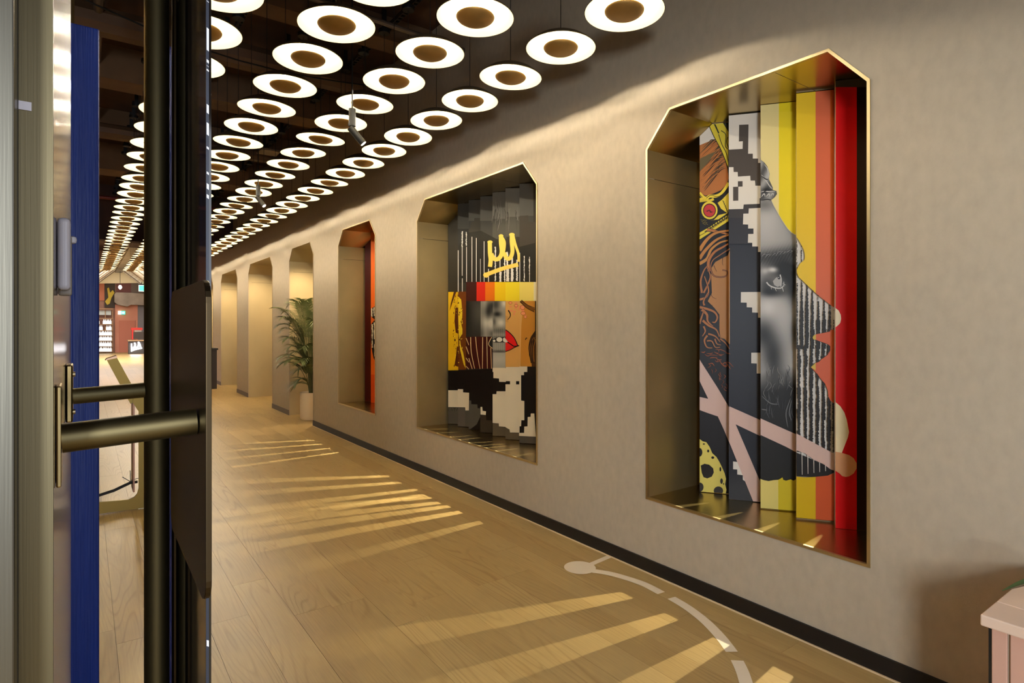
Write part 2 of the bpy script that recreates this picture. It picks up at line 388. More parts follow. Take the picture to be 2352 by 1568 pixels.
# ------------------------------------------------------------------ pendant lamps
ROWS = [2.235, 1.652, 1.094, 0.522]
def YK(k): return 2.12 + 0.4975 * k
LZ = 3.10; R = 0.20
disc_m = mat('glowing_cream_shade', (176, 166, 136), 0.6, spec=0.2, emit=(255, 230, 180), estr=0.08)
disc_top = mat('bronze_shade_back', (120, 100, 70), 0.5, 0.6)
bowl_m = mat('bronze_bowl', (150, 118, 66), 0.5, 0.6, var=0.15, vscale=(9, 9, 9))
cable_m = mat('black_cable', (26, 22, 18), 0.6)
glass_led = mat('lit_led_stem', (255, 240, 200), 0.4, emit=(255, 232, 180), estr=0.6)
def lathe_me(name, prof, mats, n=40, idx=None):
    mb = MB()
    if idx:
        for p, mi in zip(prof, idx): mb.lathe(p, n, mi)
    else: mb.lathe(prof, n)
    me = mb.data(name, mats, True); smooth_by_angle(me, 0.9); return me
under = [(0.014, 0.080), (0.05, 0.076), (0.10, 0.061), (0.15, 0.036), (0.185, 0.011), (R, -0.002)]
upper = [(R, -0.002), (R + .001, 0.002), (0.185, 0.017), (0.15, 0.043), (0.10, 0.068), (0.05, 0.083), (0.0, 0.086)]
shade_me = lathe_me('shade', [under, upper], [disc_m, disc_top], 48, [0, 1])
bowl_me = lathe_me('bowl', [(0, -0.034)] + [(0.1 * math.sin(a * math.pi / 24), 0.004 - 0.038 * math.cos(a * math.pi / 24) ** 1.2 if a < 12 else 0.004) for a in range(1, 13)] + [(0.098, 0.007), (0.08, 0.002), (0.0, -0.002)], [bowl_m], 36)
mb = MB(); mb.tube((0, 0, -0.004), (0, 0, 0.040), 0.009, 12); stem_me = mb.data('stem', glass_led)
ROD = 4.21 - LZ
mb = MB(); mb.tube((0, 0, 0.084), (0, 0, ROD - 0.03), 0.0022, 6); cable_me = mb.data('cable', cable_m)
mb = MB(); mb.lathe([(0, -0.035), (0.05, -0.035), (0.052, -0.03), (0.052, 0.0), (0, 0.0)], 20); mb.box((-0.02, -0.006, 0), (0.02, 0.006, ZH - 4.21))
canopy_me = mb.data('canopy', black)
ld = bpy.data.lights.new('lamp_led', 'POINT'); ld.energy = LAMP_W; ld.color = LAMP_COL; ld.shadow_soft_size = 0.010
rown = ['in the row nearest the murals', 'in the second row from the murals', 'in the third row from the murals', 'in the row nearest the doors']
ordn = ['first', 'second', 'third', 'fourth', 'fifth', 'sixth', 'seventh', 'eighth', 'ninth', 'tenth', 'eleventh', 'twelfth', 'thirteenth', 'fourteenth', 'fifteenth', 'sixteenth', 'seventeenth', 'eighteenth']
NLAMP = 38
def nth(n):
    o = ordn + ['nineteenth']
    if n <= 19: return o[n - 1]
    if n == 20: return 'twentieth'
    if n == 30: return 'thirtieth'
    return ('twenty-' if n < 30 else 'thirty-') + ordn[n % 10 - 1]
for ri, X in enumerate(ROWS):
    seen = 0
    for k in range(0, NLAMP):
        Y = YK(k); c = Vector((X, Y, LZ))
        px, py = proj(c)
        dep = (c - Vector((0, 0, EYE))).dot(FW); hh = F * 1.6 / dep * R / dep if dep > 0.2 else 999
        inframe = dep > 0.2 and py + hh > 0 and -30 < px < 2352
        if inframe:
            seen += 1
            lab = 'cream disc lamp, %s from the camera %s' % (nth(seen), rown[ri])
        else: lab = 'cream disc lamp out of frame overhead, number %s %s' % (nth(k + 1), rown[ri])
        t = empty('pendant_lamp', c, lab, 'pendant lamp', 'disc pendant lamps %s' % rown[ri])
        tx, ty = random.gauss(0, 0.022), random.gauss(0, 0.022)
        for nm, me in (('shade', shade_me), ('bowl', bowl_me), ('stem', stem_me)):
            o = obj(nm, me, t); o.rotation_euler = (tx, ty, 0)
        obj('cable', cable_me, t); obj('canopy', canopy_me, t, (0, 0, ROD))
        lo = bpy.data.objects.new('led_light', ld); C.objects.link(lo); lo.parent = t; lo.location = (0, 0, 0.058); lo.rotation_euler = (math.pi + tx, ty, 0)
# perforated carrier rails above the rows
rail_m = mat('dark_rail', (58, 50, 42), 0.5, 0.5)
for ri, X in enumerate(ROWS):
    mb = MB(); y0 = 1.0
    mb.box((X + 0.03, 1.0, 4.235), (X + 0.033, 14.7, 4.275)); mb.box((X + 0.071, 1.0, 4.235), (X + 0.074, 14.7, 4.275))
    y0 = 1.0
    while y0 < 14.6:
        mb.box((X + 0.033, y0, 4.235), (X + 0.071, y0 + 0.022, 4.238)); y0 += 0.06
    tag(mb.build('ceiling_rail', rail_m, origin=(X, 1, 4.25), fix=False), 'perforated metal rail carrying the lamps ' + rown[ri], 'rail')

# two black adjustable spotlights and the square sensor box
def spotlight(px, py, dep, label, tilt):
    p = at(px, py, dep); t = empty('spotlight', p, label, 'spotlight')
    mb = MB(); mb.tube(p + Vector((0, 0, 0.0)), p + Vector((0, 0, 0.115)), 0.023, 20); mb.build('upper_barrel', black, t, True)
    mb = MB(); mb.tube(p + Vector((0, 0, 0.115)), (p.x, p.y, ZH), 0.005, 8); mb.build('drop_rod', black, t)
    d = (RT * 0.62 - Vector((0, 0, 0.75)) + FW * tilt).normalized(); q = p - Vector((0, 0, 0.025)) - d * 0.02
    mb = MB(); mb.tube(q, q + d * 0.13, 0.023, 20); mb.build('lamp_barrel', black, t, True)
    mb = MB(); mb.tube(q + d * 0.13, q + d * 0.133, 0.019, 16); mb.build('lens', mat('lit_lens', (255, 244, 220), 0.3, emit=(255, 240, 210), estr=4), t)
    mb = MB(); mb.lathe([(0, -0.012), (0.012, -0.01), (0.014, 0.0), (0.012, 0.01), (0, 0.012)], 12, 0, q + Vector((0, 0, 0.02))); mb.build('swivel', black, t)
    link_light('spot_beam', 'SPOT', 8, (1, 0.85, 0.6), d * 0.15, aim=d * 1.0, parent=t, spot_size=0.6, spot_blend=0.5)
spotlight(809, 290, 3.95, 'black adjustable tube spotlight hanging in front of a near lamp disc', 0.2)
spotlight(593, 450, 6.45, 'smaller black tube spotlight hanging farther down the hall', -0.1)
p = at(617, 349, 8.2); t = empty('sensor_box', p, 'pale flat square box hung among the lamp cables', 'sensor')
mb = MB(); mb.box(p - Vector((0.13, 0.13, 0.015)), p + Vector((0.13, 0.13, 0.015))); bevel(mb.build('housing', mat('dusty_box', (132, 108, 80), 0.6), t), 0.006)
mb = MB(); mb.tube(p + Vector((0, 0, 0.015)), (p.x, p.y, ZH), 0.004, 6); mb.build('drop_rod', black, t)

# ------------------------------------------------------------------ mural slats
FXX, BXX = 3.14, 3.25
def poly_clip(poly, clip):
    out = [tuple(p) for p in poly]; n = len(clip)
    area = sum(clip[i][0] * clip[(i + 1) % n][1] - clip[(i + 1) % n][0] * clip[i][1] for i in range(n))
    for i in range(n):
        a = clip[i]; b = clip[(i + 1) % n]
        def side(p): return ((b[0] - a[0]) * (p[1] - a[1]) - (b[1] - a[1]) * (p[0] - a[0])) * (1 if area > 0 else -1)
        inp = out; out = []
        if not inp: return []
        for j in range(len(inp)):
            p = inp[j - 1]; q = inp[j]; sp = side(p); sq = side(q)
            if sq >= 0:
                if sp < 0: t_ = sp / (sp - sq); out.append((p[0] + (q[0] - p[0]) * t_, p[1] + (q[1] - p[1]) * t_))
                out.append(q)
            elif sp >= 0:
                t_ = sp / (sp - sq); out.append((p[0] + (q[0] - p[0]) * t_, p[1] + (q[1] - p[1]) * t_))
    return out
def stroke(pts, w0, w1=None, taper=False):
    """closed outline of a brush stroke along 2-D points"""
    n = len(pts); L_, R_ = [], []
    for i, p in enumerate(pts):
        a = pts[max(i - 1, 0)]; b = pts[min(i + 1, n - 1)]
        dx, dy = b[0] - a[0], b[1] - a[1]; l = math.hypot(dx, dy) or 1
        t_ = i / max(1, n - 1); w_ = (w0 + ((w1 if w1 is not None else w0) - w0) * t_) / 2
        if taper: w_ *= math.sin(math.pi * (0.06 + 0.88 * t_))
        L_.append((p[0] - dy / l * w_, p[1] + dx / l * w_)); R_.append((p[0] + dy / l * w_, p[1] - dx / l * w_))
    return L_ + R_[::-1]
def curve(pts, k=5):
    """Catmull-Rom through points"""
    o = []; n = len(pts)
    for i in range(n - 1):
        p0, p1, p2, p3 = pts[max(i-1, 0)], pts[i], pts[i+1], pts[min(i+2, n-1)]
        for j in range(k):
            t_ = j / k
            o.append(tuple(0.5 * (2*p1[d] + (-p0[d]+p2[d])*t_ + (2*p0[d]-5*p1[d]+4*p2[d]-p3[d])*t_*t_ + (-p0[d]+3*p1[d]-3*p2[d]+p3[d])*t_**3) for d in (0, 1)))
    return o + [pts[-1]]
def ell(cx, cy, rx, ry=None, n=20): ry = ry or rx; return [(cx + rx * math.cos(2*math.pi*k/n), cy + ry * math.sin(2*math.pi*k/n)) for k in range(n)]
def rect(x0, y0, x1, y1): return [(x0, y0), (x1, y0), (x1, y1), (x0, y1)]
def wob(x0, y0, y1, wd, amp, step=4, rnd=None):
    """ragged vertical strip"""
    rnd = rnd or random; l, r = [], []; y = y0
    while y < y1:
        l.append((x0 - wd / 2 + rnd.uniform(-amp, amp), y)); r.append((x0 + wd / 2 + rnd.uniform(-amp, amp), y + rnd.uniform(-1, 1))); y += step * rnd.uniform(0.5, 1.5)
    return l + r[::-1]

ink_m = bpy.data.materials.new('mural_print'); ink_m.use_nodes = True
_b = ink_m.node_tree.nodes['Principled BSDF']; _b.inputs['Roughness'].default_value = 0.4; _b.inputs['Specular IOR Level'].default_value = 0.15
_v = ink_m.node_tree.nodes.new('ShaderNodeVertexColor'); _v.layer_name = 'ink'; ink_m.node_tree.links.new(_v.outputs[0], _b.inputs['Base Color'])
slat_m = mat('slat_core', (60, 58, 58), 0.6); riser_m = mat('slat_hidden_face', (205, 198, 188), 0.5)

class Mural:
    def __init__(s, bounds, niche, zlo=SILL + 0.002, zhi=TOP - 0.003, extra=0):
        s.extra = extra; s.b = bounds; s.layers = []; s.grids = []; s.a, s.bb = niche; s.zlo, s.zhi = zlo, zhi
    def p(s, poly, col): s.layers.append(('poly', poly, col)); return s
    def grid(s, x0, y0, x1, y1, step, fn): s.layers.append(('grid', (x0, y0, x1, y1, step), fn)); return s
    def build(s, label, names):
        cy = (s.a + s.bb) / 2
        t = empty('prism_mural', (3.2, cy, SILL), label, 'mural')
        for i in range(len(s.b) - 1 + s.extra):
            xl, xr = (s.b[i], s.b[i + 1]) if i < len(s.b) - 1 else (s.b[-1], s.b[-1])
            PLy = on_X(xl, 747, FXX).y if i < len(s.b) - 1 else PLy - 0.21; PRy = PLy - 0.148
            last = i == len(s.b) - 2 + s.extra; nxt = on_X(xr, 747, FXX).y if i + 2 < len(s.b) else (PRy - 0.01 if last else PLy - 0.21)
            def ztop(yy):
                d = min(yy - s.a, s.bb - yy)
                return min(s.zhi, CH - 0.003 + (TOP - CH) * max(d, 0) / CW)
            L0 = Vector((FXX, PLy, 0)); R0 = Vector((BXX, PRy, 0)); d = R0 - L0; nrm = Vector((d.y, -d.x, 0)).normalized()
            if nrm.x > 0: nrm = -nrm
            # slat core: triangular prism
            kn = [PLy, PRy]
            for br in (s.bb - CW, s.a + CW):
                if min(PLy, PRy) < br < max(PLy, PRy): kn.append(br)
            kn = sorted(set(kn), reverse=True)
            mb = MB()
            face = [Vector((FXX + (BXX - FXX) * (PLy - yy) / (PLy - PRy), yy, s.zlo)) for yy in kn]
            topf = [Vector((q.x, q.y, ztop(q.y))) for q in face]
            N3 = Vector((BXX - 0.005 if last else FXX, nxt, s.zlo)); N3t = Vector((N3.x, N3.y, ztop(N3.y)))
            vs = face + topf; n = len(face)
            fs = [(k, k + 1, n + k + 1, n + k) for k in range(n - 1)]
            vs += [N3, N3t]; fs.append((n - 1, 2 * n, 2 * n + 1, 2 * n - 1))
            fm = [0] * (n - 1) + [1]
            mb.v = [Vector(v) for v in vs]; mb.f = fs; mb.m = fm
            so = mb.build('slat', [slat_m, riser_m], t, fix=False)
            if names.get(i): so['label'] = names[i]
            # print
            quad = [proj(f) for f in face] + [proj(f) for f in reversed(topf)]
            P0 = L0.copy(); V = []; Fc = []; cols = []
            def unp(x, y, off):
                r = ray(x, y); o = Vector((0, 0, EYE)); tt = (P0 + nrm * off - o).dot(nrm) / r.dot(nrm); return o + r * tt
            for li, (kind, g, c) in enumerate(s.layers if i < len(s.b) - 1 else []):
                off = 0.0006 + li * 0.00007
                if kind == 'poly':
                    xs = [q[0] for q in g]
                    if max(xs) < xl or min(xs) > xr: continue
                    pc = poly_clip(g, quad)
                    if len(pc) < 3: continue
                    tr = tessellate_polygon([[Vector((q[0], q[1], 0)) for q in pc]])
                    n0 = len(V); V += [unp(q[0], q[1], off) for q in pc]
                    cl = lin(c)
                    for tri in tr: Fc.append(tuple(n0 + k for k in tri)); cols.append([cl] * 3)
                else:
                    x0, y0, x1, y1, st = g; x0 = max(x0, xl); x1 = min(x1, xr)
                    if x1 <= x0: continue
                    nx = max(1, int((x1 - x0) / st)); ny = max(1, int((y1 - y0) / st)); n0 = len(V)
                    cc = []
                    for jy in range(ny + 1):
                        for jx in range(nx + 1):
                            x = x0 + (x1 - x0) * jx / nx; yv = y0 + (y1 - y0) * jy / ny
                            V.append(unp(x, yv, off)); cc.append(lin(c(x, yv)))
                    for jy in range(ny):
                        for jx in range(nx):
                            q = [jy*(nx+1)+jx, jy*(nx+1)+jx+1, (jy+1)*(nx+1)+jx+1, (jy+1)*(nx+1)+jx]
                            Fc.append(tuple(n0 + k for k in q)); cols.append([cc[k] for k in q])
            if not V: continue
            og = t.location
            me = bpy.data.meshes.new('print'); me.from_pydata([tuple(v - og) for v in V], [], Fc); me.materials.append(ink_m)
            at_ = me.color_attributes.new('ink', 'FLOAT_COLOR', 'CORNER')
            flat = [];
            for c3 in cols:
                for c_ in c3: flat += c_
            at_.data.foreach_set('color', flat)
            po = bpy.data.objects.new('print', me); C.objects.link(po); po.parent = so
        return t

# ---- mural 3 (nearest): tall face in profile
M3 = Mural([1607, 1674, 1747, 1829, 1919, 1992], niches[0])
def A(pts, ox, oy, s): return [(ox + x / s, oy + y / s) for x, y in pts]
c1 = lambda p: A(p, 1595, 270, 5.406)
c2 = lambda p: A(p, 1595, 550, 5.225)
c3 = lambda p: A(p, 1735, 330, 5.41)
c4 = lambda p: A(p, 1735, 560, 4.612)
c5 = lambda p: A(p, 1820, 530, 5.406)
c6 = lambda p: A(p, 1820, 800, 4.9)
c7 = lambda p: A(p, 1595, 830, 4.752)
WH = (228, 220, 208); DK = (40, 38, 42); DKB = (82, 74, 68); YL = (226, 206, 66); PINK = (216, 184, 172); HAIR = (178, 112, 62)
# base fills
M3.p(rect(1600, 200, 1674.2, 1250), (38, 36, 38)).p(rect(1674, 200, 1747.2, 1250), (46, 47, 54))
M3.p(rect(1747, 200, 1789, 1300), (236, 218, 150)).p(rect(1789, 200, 1829, 1300), (238, 214, 30))
M3.p(rect(1829, 200, 1873, 1300), WH).p(rect(1873, 200, 1919, 1300), WH)
M3.p(rect(1919, 200, 1968, 1300), (214, 8, 14)).p(rect(1968, 200, 1996, 1300), (34, 12, 8))
# slat 1: crowned figure
M3.p(rect(1600, 240, 1674, 338), WH)
hair = c1([(60, 345), (120, 320), (250, 268), (320, 380), (380, 480), (415, 620), (424, 760), (405, 820), (330, 900), (230, 945), (140, 970), (60, 930)])
M3.p(hair, HAIR)
rs = random.Random(3)
for k in range(26):
    t_ = k / 26; sx = 62 + rs.uniform(0, 130) * (1 - t_ * .3); sy = 390 + 540 * t_
    pts = curve([(sx, sy), (sx + 90, sy - 90 - 30 * t_), (sx + 190, sy - 190 - 60 * t_), (min(sx + 260, 410), sy - 215 - 70 * t_)], 4)
    M3.p(c1(stroke([(x, max(yv, 275 + (x - 60) * 0.0)) for x, yv in pts if x < 415], rs.uniform(7, 15), taper=True)), (70, 54, 40) if k % 3 else (92, 78, 54))
for k in range(9):
    sy = 480 + 50 * k; M3.p(c1(stroke(curve([(70, sy), (160, sy - 80), (260, sy - 170), (330, sy - 200)], 4), 8, taper=True)), (206, 128, 66))
M3.p(c1([(60, 560), (75, 505), (180, 455), (270, 415), (190, 530), (100, 630), (60, 680)]), (110, 96, 66))
M3.p(c1([(178, 88), (240, 78), (424, 60), (424, 620), (385, 540), (330, 400), (262, 265)]), YL)
M3.p(c1([(240, 80), (262, 82), (310, 190), (296, 200)]), (44, 50, 30)).p(c1([(350, 60), (424, 60), (424, 180)]), (38, 38, 26))
for s_ in ([(178, 90), (245, 240), (330, 400), (400, 580), (422, 690)], [(300, 205), (340, 330), (395, 440), (424, 560)], [(330, 160), (390, 215), (382, 350), (424, 395)], [(415, 240), (400, 300), (424, 380)]):
    M3.p(c1(stroke(curve(s_, 4), 9)), (40, 36, 30))
M3.p(c1(stroke(curve([(60, 935), (110, 985), (150, 1000), (190, 975), (260, 975), (330, 945), (390, 870), (426, 810)], 4), 38)), (232, 208, 70))
M3.p(c1(stroke(curve([(60, 950), (110, 1000), (140, 1005), (200, 965), (290, 980), (360, 940), (426, 850)], 4), 7)), (50, 42, 24))
M3.p(c1(stroke(curve([(60, 1015), (120, 1005), (180, 1030), (240, 1010)], 4), 30)), (226, 200, 66)).p(c1(stroke([(62, 1040), (150, 1028)], 24)), (214, 190, 60))
M3.p(c1(ell(187, 1150, 101, 112)), (232, 208, 70)).p(c1(ell(187, 1152, 80, 86)), (60, 34, 30)).p(c1(ell(187, 1153, 70, 76)), (196, 62, 62))
M3.p(c1(stroke(curve([(150, 1165), (190, 1150), (200, 1175), (235, 1160)], 4), 14)), (96, 44, 38))
M3.p(c1([(288, 1058), (340, 1020), (426, 930), (426, 1180), (400, 1180), (330, 1130)]), (228, 204, 70))
for k in range(7): M3.p(c1(stroke([(350 + 9 * k, 1030 + 22 * k), (368 + 9 * k, 1050 + 22 * k)], 9)), (44, 38, 28))
M3.p(c1([(240, 1270), (300, 1210), (420, 1180), (300, 1262), (190, 1280)]), (228, 204, 70))
for k in range(6): M3.p(c1(stroke([(76 + 12 * k, 1265 + 22 * (k % 3)), (120 + 10 * k, 1280 + 26 * (k % 3))], 9, taper=True)), (214, 190, 64))
M3.p(c1([(60, 1430), (200, 1350), (426, 1200), (430, 1280), (240, 1400), (60, 1515)]), (232, 210, 66))
for k in range(9): M3.p(c1(stroke([(130 + 32 * k, 1418 - 20 * k), (165 + 30 * k, 1395 - 20 * k), (158 + 32 * k, 1345 - 19 * k)], 13)), (50, 42, 26))
M3.p(c1(stroke([(60, 1470), (200, 1390), (430, 1235)], 6)), (50, 42, 26))
# hair waves and skin
M3.p(c2([(424, 130), (400, 190), (330, 225), (250, 270), (205, 340), (200, 420), (210, 640), (160, 740), (240, 820), (300, 900), (300, 1080), (310, 1180), (360, 1190), (424, 1260)]), (182, 128, 72))
def lock(pts, w_, col=HAIR):
    p = curve(pts, 5); M3.p(c2(stroke(p, w_ + 13, max(5, w_ * 0.4 + 9))), (36, 33, 42)); M3.p(c2(stroke(p, w_, max(3, w_ * 0.4))), col)
lock([(150, -120), (300, -90), (424, -60)], 34, (188, 120, 66))
lock([(60, 130), (150, 0), (260, -80), (424, -110)], 46, (196, 132, 66)); lock([(60, 230), (130, 130), (240, 20), (330, -30), (424, -60)], 42, (192, 128, 64))
lock([(60, 290), (150, 230), (200, 120), (300, 40), (400, 10)], 40, (196, 136, 68)); lock([(175, 380), (170, 260), (240, 150), (350, 85), (405, 50)], 38)
lock([(424, 110), (300, 190), (220, 250), (195, 340), (230, 430), (320, 450), (385, 430), (390, 380), (335, 365)], 12, (170, 108, 62))
lock([(90, 640), (75, 500), (110, 380), (150, 320)], 26); lock([(110, 640), (170, 520), (190, 430), (150, 330)], 22); lock([(60, 720), (140, 690), (170, 600), (120, 440)], 26)
lock([(120, 790), (110, 740), (160, 640)], 24)
lock([(62, 810), (160, 835), (240, 870), (275, 930), (250, 990), (215, 990)], 30); lock([(90, 840), (150, 900), (160, 980), (230, 1050)], 34)
lock([(60, 1010), (110, 860)], 26); lock([(100, 970), (170, 1030), (260, 1080), (300, 1165)], 30)
lock([(110, 1040), (130, 1100), (95, 1160)], 22); lock([(165, 1130), (250, 1160), (310, 1230)], 22); lock([(155, 1150), (120, 1210), (150, 1290), (215, 1300)], 24)
lock([(150, 1215), (210, 1220), (250, 1290), (310, 1290)], 18); lock([(245, 1190), (270, 1250), (320, 1265)], 18); lock([(310, 1190), (370, 1240), (420, 1310)], 20)
for k in range(20):
    x0 = rs.uniform(70, 380); y0_ = rs.uniform(1310, 1500); M3.p(c2(stroke(curve([(x0, y0_), (x0 + rs.uniform(15, 50), y0_ + rs.uniform(-30, 30)), (x0 + rs.uniform(40, 110), y0_ + rs.uniform(-10, 60))], 4), rs.uniform(8, 14), taper=True)), (150, 78, 44))
for k in range(26):
    x0 = rs.uniform(120, 350); y0_ = rs.uniform(0, 300)
    if y0_ < (x0 - 100) * 1.7 - 30 or True:
        if x0 < 110 + y0_ * 0.62 + 20: continue
        M3.p(c7(stroke(curve([(x0, y0_), (x0 + rs.uniform(-10, 30), y0_ + rs.uniform(10, 30)), (x0 + rs.uniform(-10, 45), y0_ + rs.uniform(30, 60))], 3), rs.uniform(6, 11), taper=True)), (132, 70, 44))
for s_ in ([(190, 590), (210, 680), (265, 712)], [(150, 730), (180, 775), (222, 790)], [(340, 215), (335, 280), (345, 310)], [(235, 310), (250, 350), (270, 385)], [(215, 1005), (235, 1050)]):
    M3.p(c2(stroke(curve(s_, 4), 6, 3)), (36, 33, 42))
M3.p([(1606, 823), (1609.7, 830), (1650, 893), (1674.5, 935), (1674.5, 1015), (1662, 985), (1648.7, 956), (1625, 948), (1606, 941), (1606, 911), (1626.6, 915.5), (1606, 873)], PINK)
M3.p(c7([(50, 840), (90, 870), (130, 880), (165, 930), (195, 1000), (240, 1040), (270, 1090), (300, 1150), (330, 1220), (345, 1280), (335, 1340), (350, 1400), (340, 1445), (50, 1425)]), (224, 206, 104))
sp = (34, 28, 26)
M3.p(c7([(68, 1135), (110, 1115), (160, 1125), (205, 1165), (212, 1210), (190, 1255), (140, 1275), (100, 1262), (80, 1215)]), sp)
for e_ in ((55, 990, 32, 48), (60, 1370, 40, 50), (262, 1410, 52, 48), (103, 900, 12, 8), (150, 976, 12, 16), (200, 1048, 16, 14), (283, 1175, 10, 24), (296, 1305, 15, 30), (318, 1335, 6, 10)): M3.p(c7(ell(*e_, 14)), sp)
# slat 2: pixel figure
M3.p(rect(1674, 200, 1747.3, 482), WH)
M3.p(c1([(555, 90), (672, 85), (667, 448), (725, 448), (725, 508), (790, 508), (790, 562), (830, 562), (830, 845), (757, 845), (752, 782), (697, 782), (693, 722), (540, 732), (537, 675), (487, 675), (485, 615), (420, 615), (420, 398), (598, 388), (601, 293), (552, 297)]), DKB)
M3.p(c1([(540, 790), (598, 788), (598, 856), (545, 858), (545, 1030), (480, 1033), (480, 860), (540, 858)]), DKB)
M3.p(c1([(830, 998), (810, 1000), (810, 1070), (612, 1078), (606, 1133), (420, 1138), (420, 1300), (830, 1300)]), (66, 62, 62))
M3.p([(1674, 500), (1747.3, 500), (1747.3, 560), (1674, 560)], (54, 53, 58))
M3.p(c1([(830, 1120), (675, 1128), (672, 1190), (607, 1193), (603, 1325), (667, 1327), (667, 1376), (733, 1376), (733, 1443), (668, 1445), (664, 1553), (718, 1553), (718, 1600), (790, 1600), (790, 1667), (830, 1667)]), WH)
M3.p(c2([(558, 630), (800, 628), (800, 937), (763, 937), (763, 877), (692, 875), (692, 815), (627, 812), (627, 757), (557, 755)]), WH)
M3.p([(1725.5, 809.7), (1748, 809.7), (1748, 857.8), (1738, 857.4), (1738, 834.6), (1725.5, 834)], WH)
M3.p(c7([(422, 1090), (470, 1095), (560, 1310), (528, 1290), (528, 1240), (467, 1232), (467, 1178), (422, 1175)]), WH)
M3.p(c7([(380, 488), (724, 640), (724, 815), (450, 685), (724, 1325), (724, 1560), (655, 1560), (380, 880)]), PINK)
# slat 3: grey photographic face
def blob(x, y, cx, cy, rx, ry): return math.exp(-(((x - cx) / rx) ** 2 + ((y - cy) / ry) ** 2))
def face(x, y):
    g = 176 - 10 * math.sin((x + y) / 40)
    g += 18 * blob(x, y, 1765, 520, 30, 50) - 66 * blob(x, y, 1755, 470, 26, 16) - 20 * blob(x, y, 1823, 520, 14, 70)
    hl = 160 if y < 462 else 0
    if y < 462: g = 120 + 40 * math.sin(x / 5.0 + y / 9.0) - 46 * blob(x, y, 1760, 436, 30, 6) + 30 * blob(x, y, 1765, 405, 10, 26)
    by = 592 - (x - 1747) * 0.16
    g -= 118 * math.exp(-(((y - by) / 18) ** 2)) * (0.8 + 0.2 * math.sin(x * 0.9 + y * 0.5))
    g -= 130 * blob(x, y, 1800, 615, 40, 22) + 120 * blob(x, y, 1812, 645, 26, 36) + 115 * blob(x, y, 1762, 655, 22, 20)
    g += 150 * blob(x, y, 1776, 619, 11, 6) + 60 * blob(x, y, 1757, 622, 8, 7)
    g -= 110 * blob(x, y, 1774, 672, 30, 10) + 60 * blob(x, y, 1820, 672, 10, 30)
    g += 26 * blob(x, y, 1765, 708, 18, 20) + 14 * blob(x, y, 1800, 730, 20, 60)
    g -= 118 * blob(x, y, 1752, 765, 24, 32) + 112 * blob(x, y, 1776, 815, 22, 42) + 60 * blob(x, y, 1782, 865, 26, 30)
    g -= 110 * blob(x, y, 1829, 762, 10, 30) + 26 * blob(x, y, 1829, 700, 8, 90)
    g += 20 * blob(x, y, 1760, 850, 10, 20)
    k = min(1, max(0, (y - 852 + (x - 1760) * 0.15) / 48)); g = g * (1 - k) + 38 * k
    g = max(26, min(212, g))
    return (g, g * 0.985, g * 0.965)
M3.grid(1747, 362, 1829, 1110, 2.5, face)
M3.p(c4([(185, 395), (215, 360), (262, 335), (275, 380), (270, 440), (235, 455), (200, 435)]), (176, 172, 168)).p(c4(ell(250, 358, 15, 17)), (30, 30, 34)).p(c4(ell(247, 356, 5)), (228, 226, 222))
for s_, w_ in (([(118, 405), (150, 440), (210, 465), (270, 468), (300, 440)], 15), ([(262, 325), (275, 380), (270, 455)], 12), ([(290, 420), (320, 435)], 6), ([(285, 460), (298, 505)], 8), ([(300, 400), (305, 450)], 6), ([(210, 470), (222, 500)], 6), ([(165, 455), (172, 480)], 5)):
    M3.p(c4(stroke(curve(s_, 4), w_, w_ * 0.6)), (206, 203, 198))
for k in range(18):
    x0 = 65 + k * 19; yb = 138 - k * 3.2
    M3.p(c4(stroke(curve([(x0, yb + rs.uniform(-8, 20)), (x0 + 30, yb - 22 + rs.uniform(-8, 8)), (x0 + 68, yb - 18)], 3), 5, taper=True)), (44, 44, 48) if k % 2 else (150, 148, 146))
for k in range(34):
    x0 = rs.uniform(65, 420); y0_ = rs.uniform(1230, 1560); 
    M3.p(c4(stroke(curve([(x0, y0_), (x0 - 25 + rs.uniform(-10, 50), y0_ + 45), (x0 - 50 + rs.uniform(0, 90), y0_ + 100)], 4), 5, taper=True)), (136, 134, 130) if k % 3 else (70, 68, 66))
for k in range(22):
    x0 = rs.uniform(740, 1090); y0_ = rs.uniform(150, 560)
    M3.p(c7(stroke(curve([(x0, y0_), (x0 + rs.uniform(-20, 20), y0_ + 60), (x0 + rs.uniform(-40, 40), y0_ + 120)], 4), 6, taper=True)), (96, 96, 98) if k % 2 else (62, 62, 64))
for s_ in ([(1050, 400), (1000, 560), (1020, 720)], [(1060, 420), (1035, 560), (1060, 640)], [(735, 375), (830, 455), (920, 465)], [(730, 520), (795, 530)]):
    M3.p(c7(stroke(curve(s_, 5), 12, taper=True)), (112, 112, 112))
# helmet ridges of the photographic head
for s_ in ([(110, 255), (150, 310), (165, 400), (150, 430)], [(75, 385), (120, 440), (180, 530), (210, 560)], [(68, 600), (120, 590), (180, 595), (250, 590)], [(75, 660), (110, 620), (120, 660)], [(130, 660), (170, 620), (175, 660)], [(190, 650), (220, 610), (225, 645)]):
    M3.p(c3(stroke(curve(s_, 4), 13, taper=True)), (206, 202, 196))
for s_ in ([(80, 400), (130, 440), (160, 440)], [(70, 620), (150, 575), (215, 572)], [(75, 700), (150, 690), (200, 700)]):
    M3.p(c3(stroke(curve(s_, 4), 14, taper=True)), (52, 50, 50))
prof = [(68, 200), (110, 230), (150, 285), (178, 370), (168, 440), (195, 500), (218, 545), (216, 572), (262, 588), (268, 625), (240, 665), (198, 700), (215, 745), (260, 830), (330, 950), (400, 1055), (450, 1105), (512, 1142)]
M3.p(c3([(60, -400)] + prof[:14] + [(292, 895), (292, -400)]), (236, 218, 150))
M3.p(c3([(292, -400), (292, 888)] + prof[14:] + [(512, -400)]), (238, 214, 40))
M3.p(c3(stroke(prof[11:], 7)), (196, 192, 180))
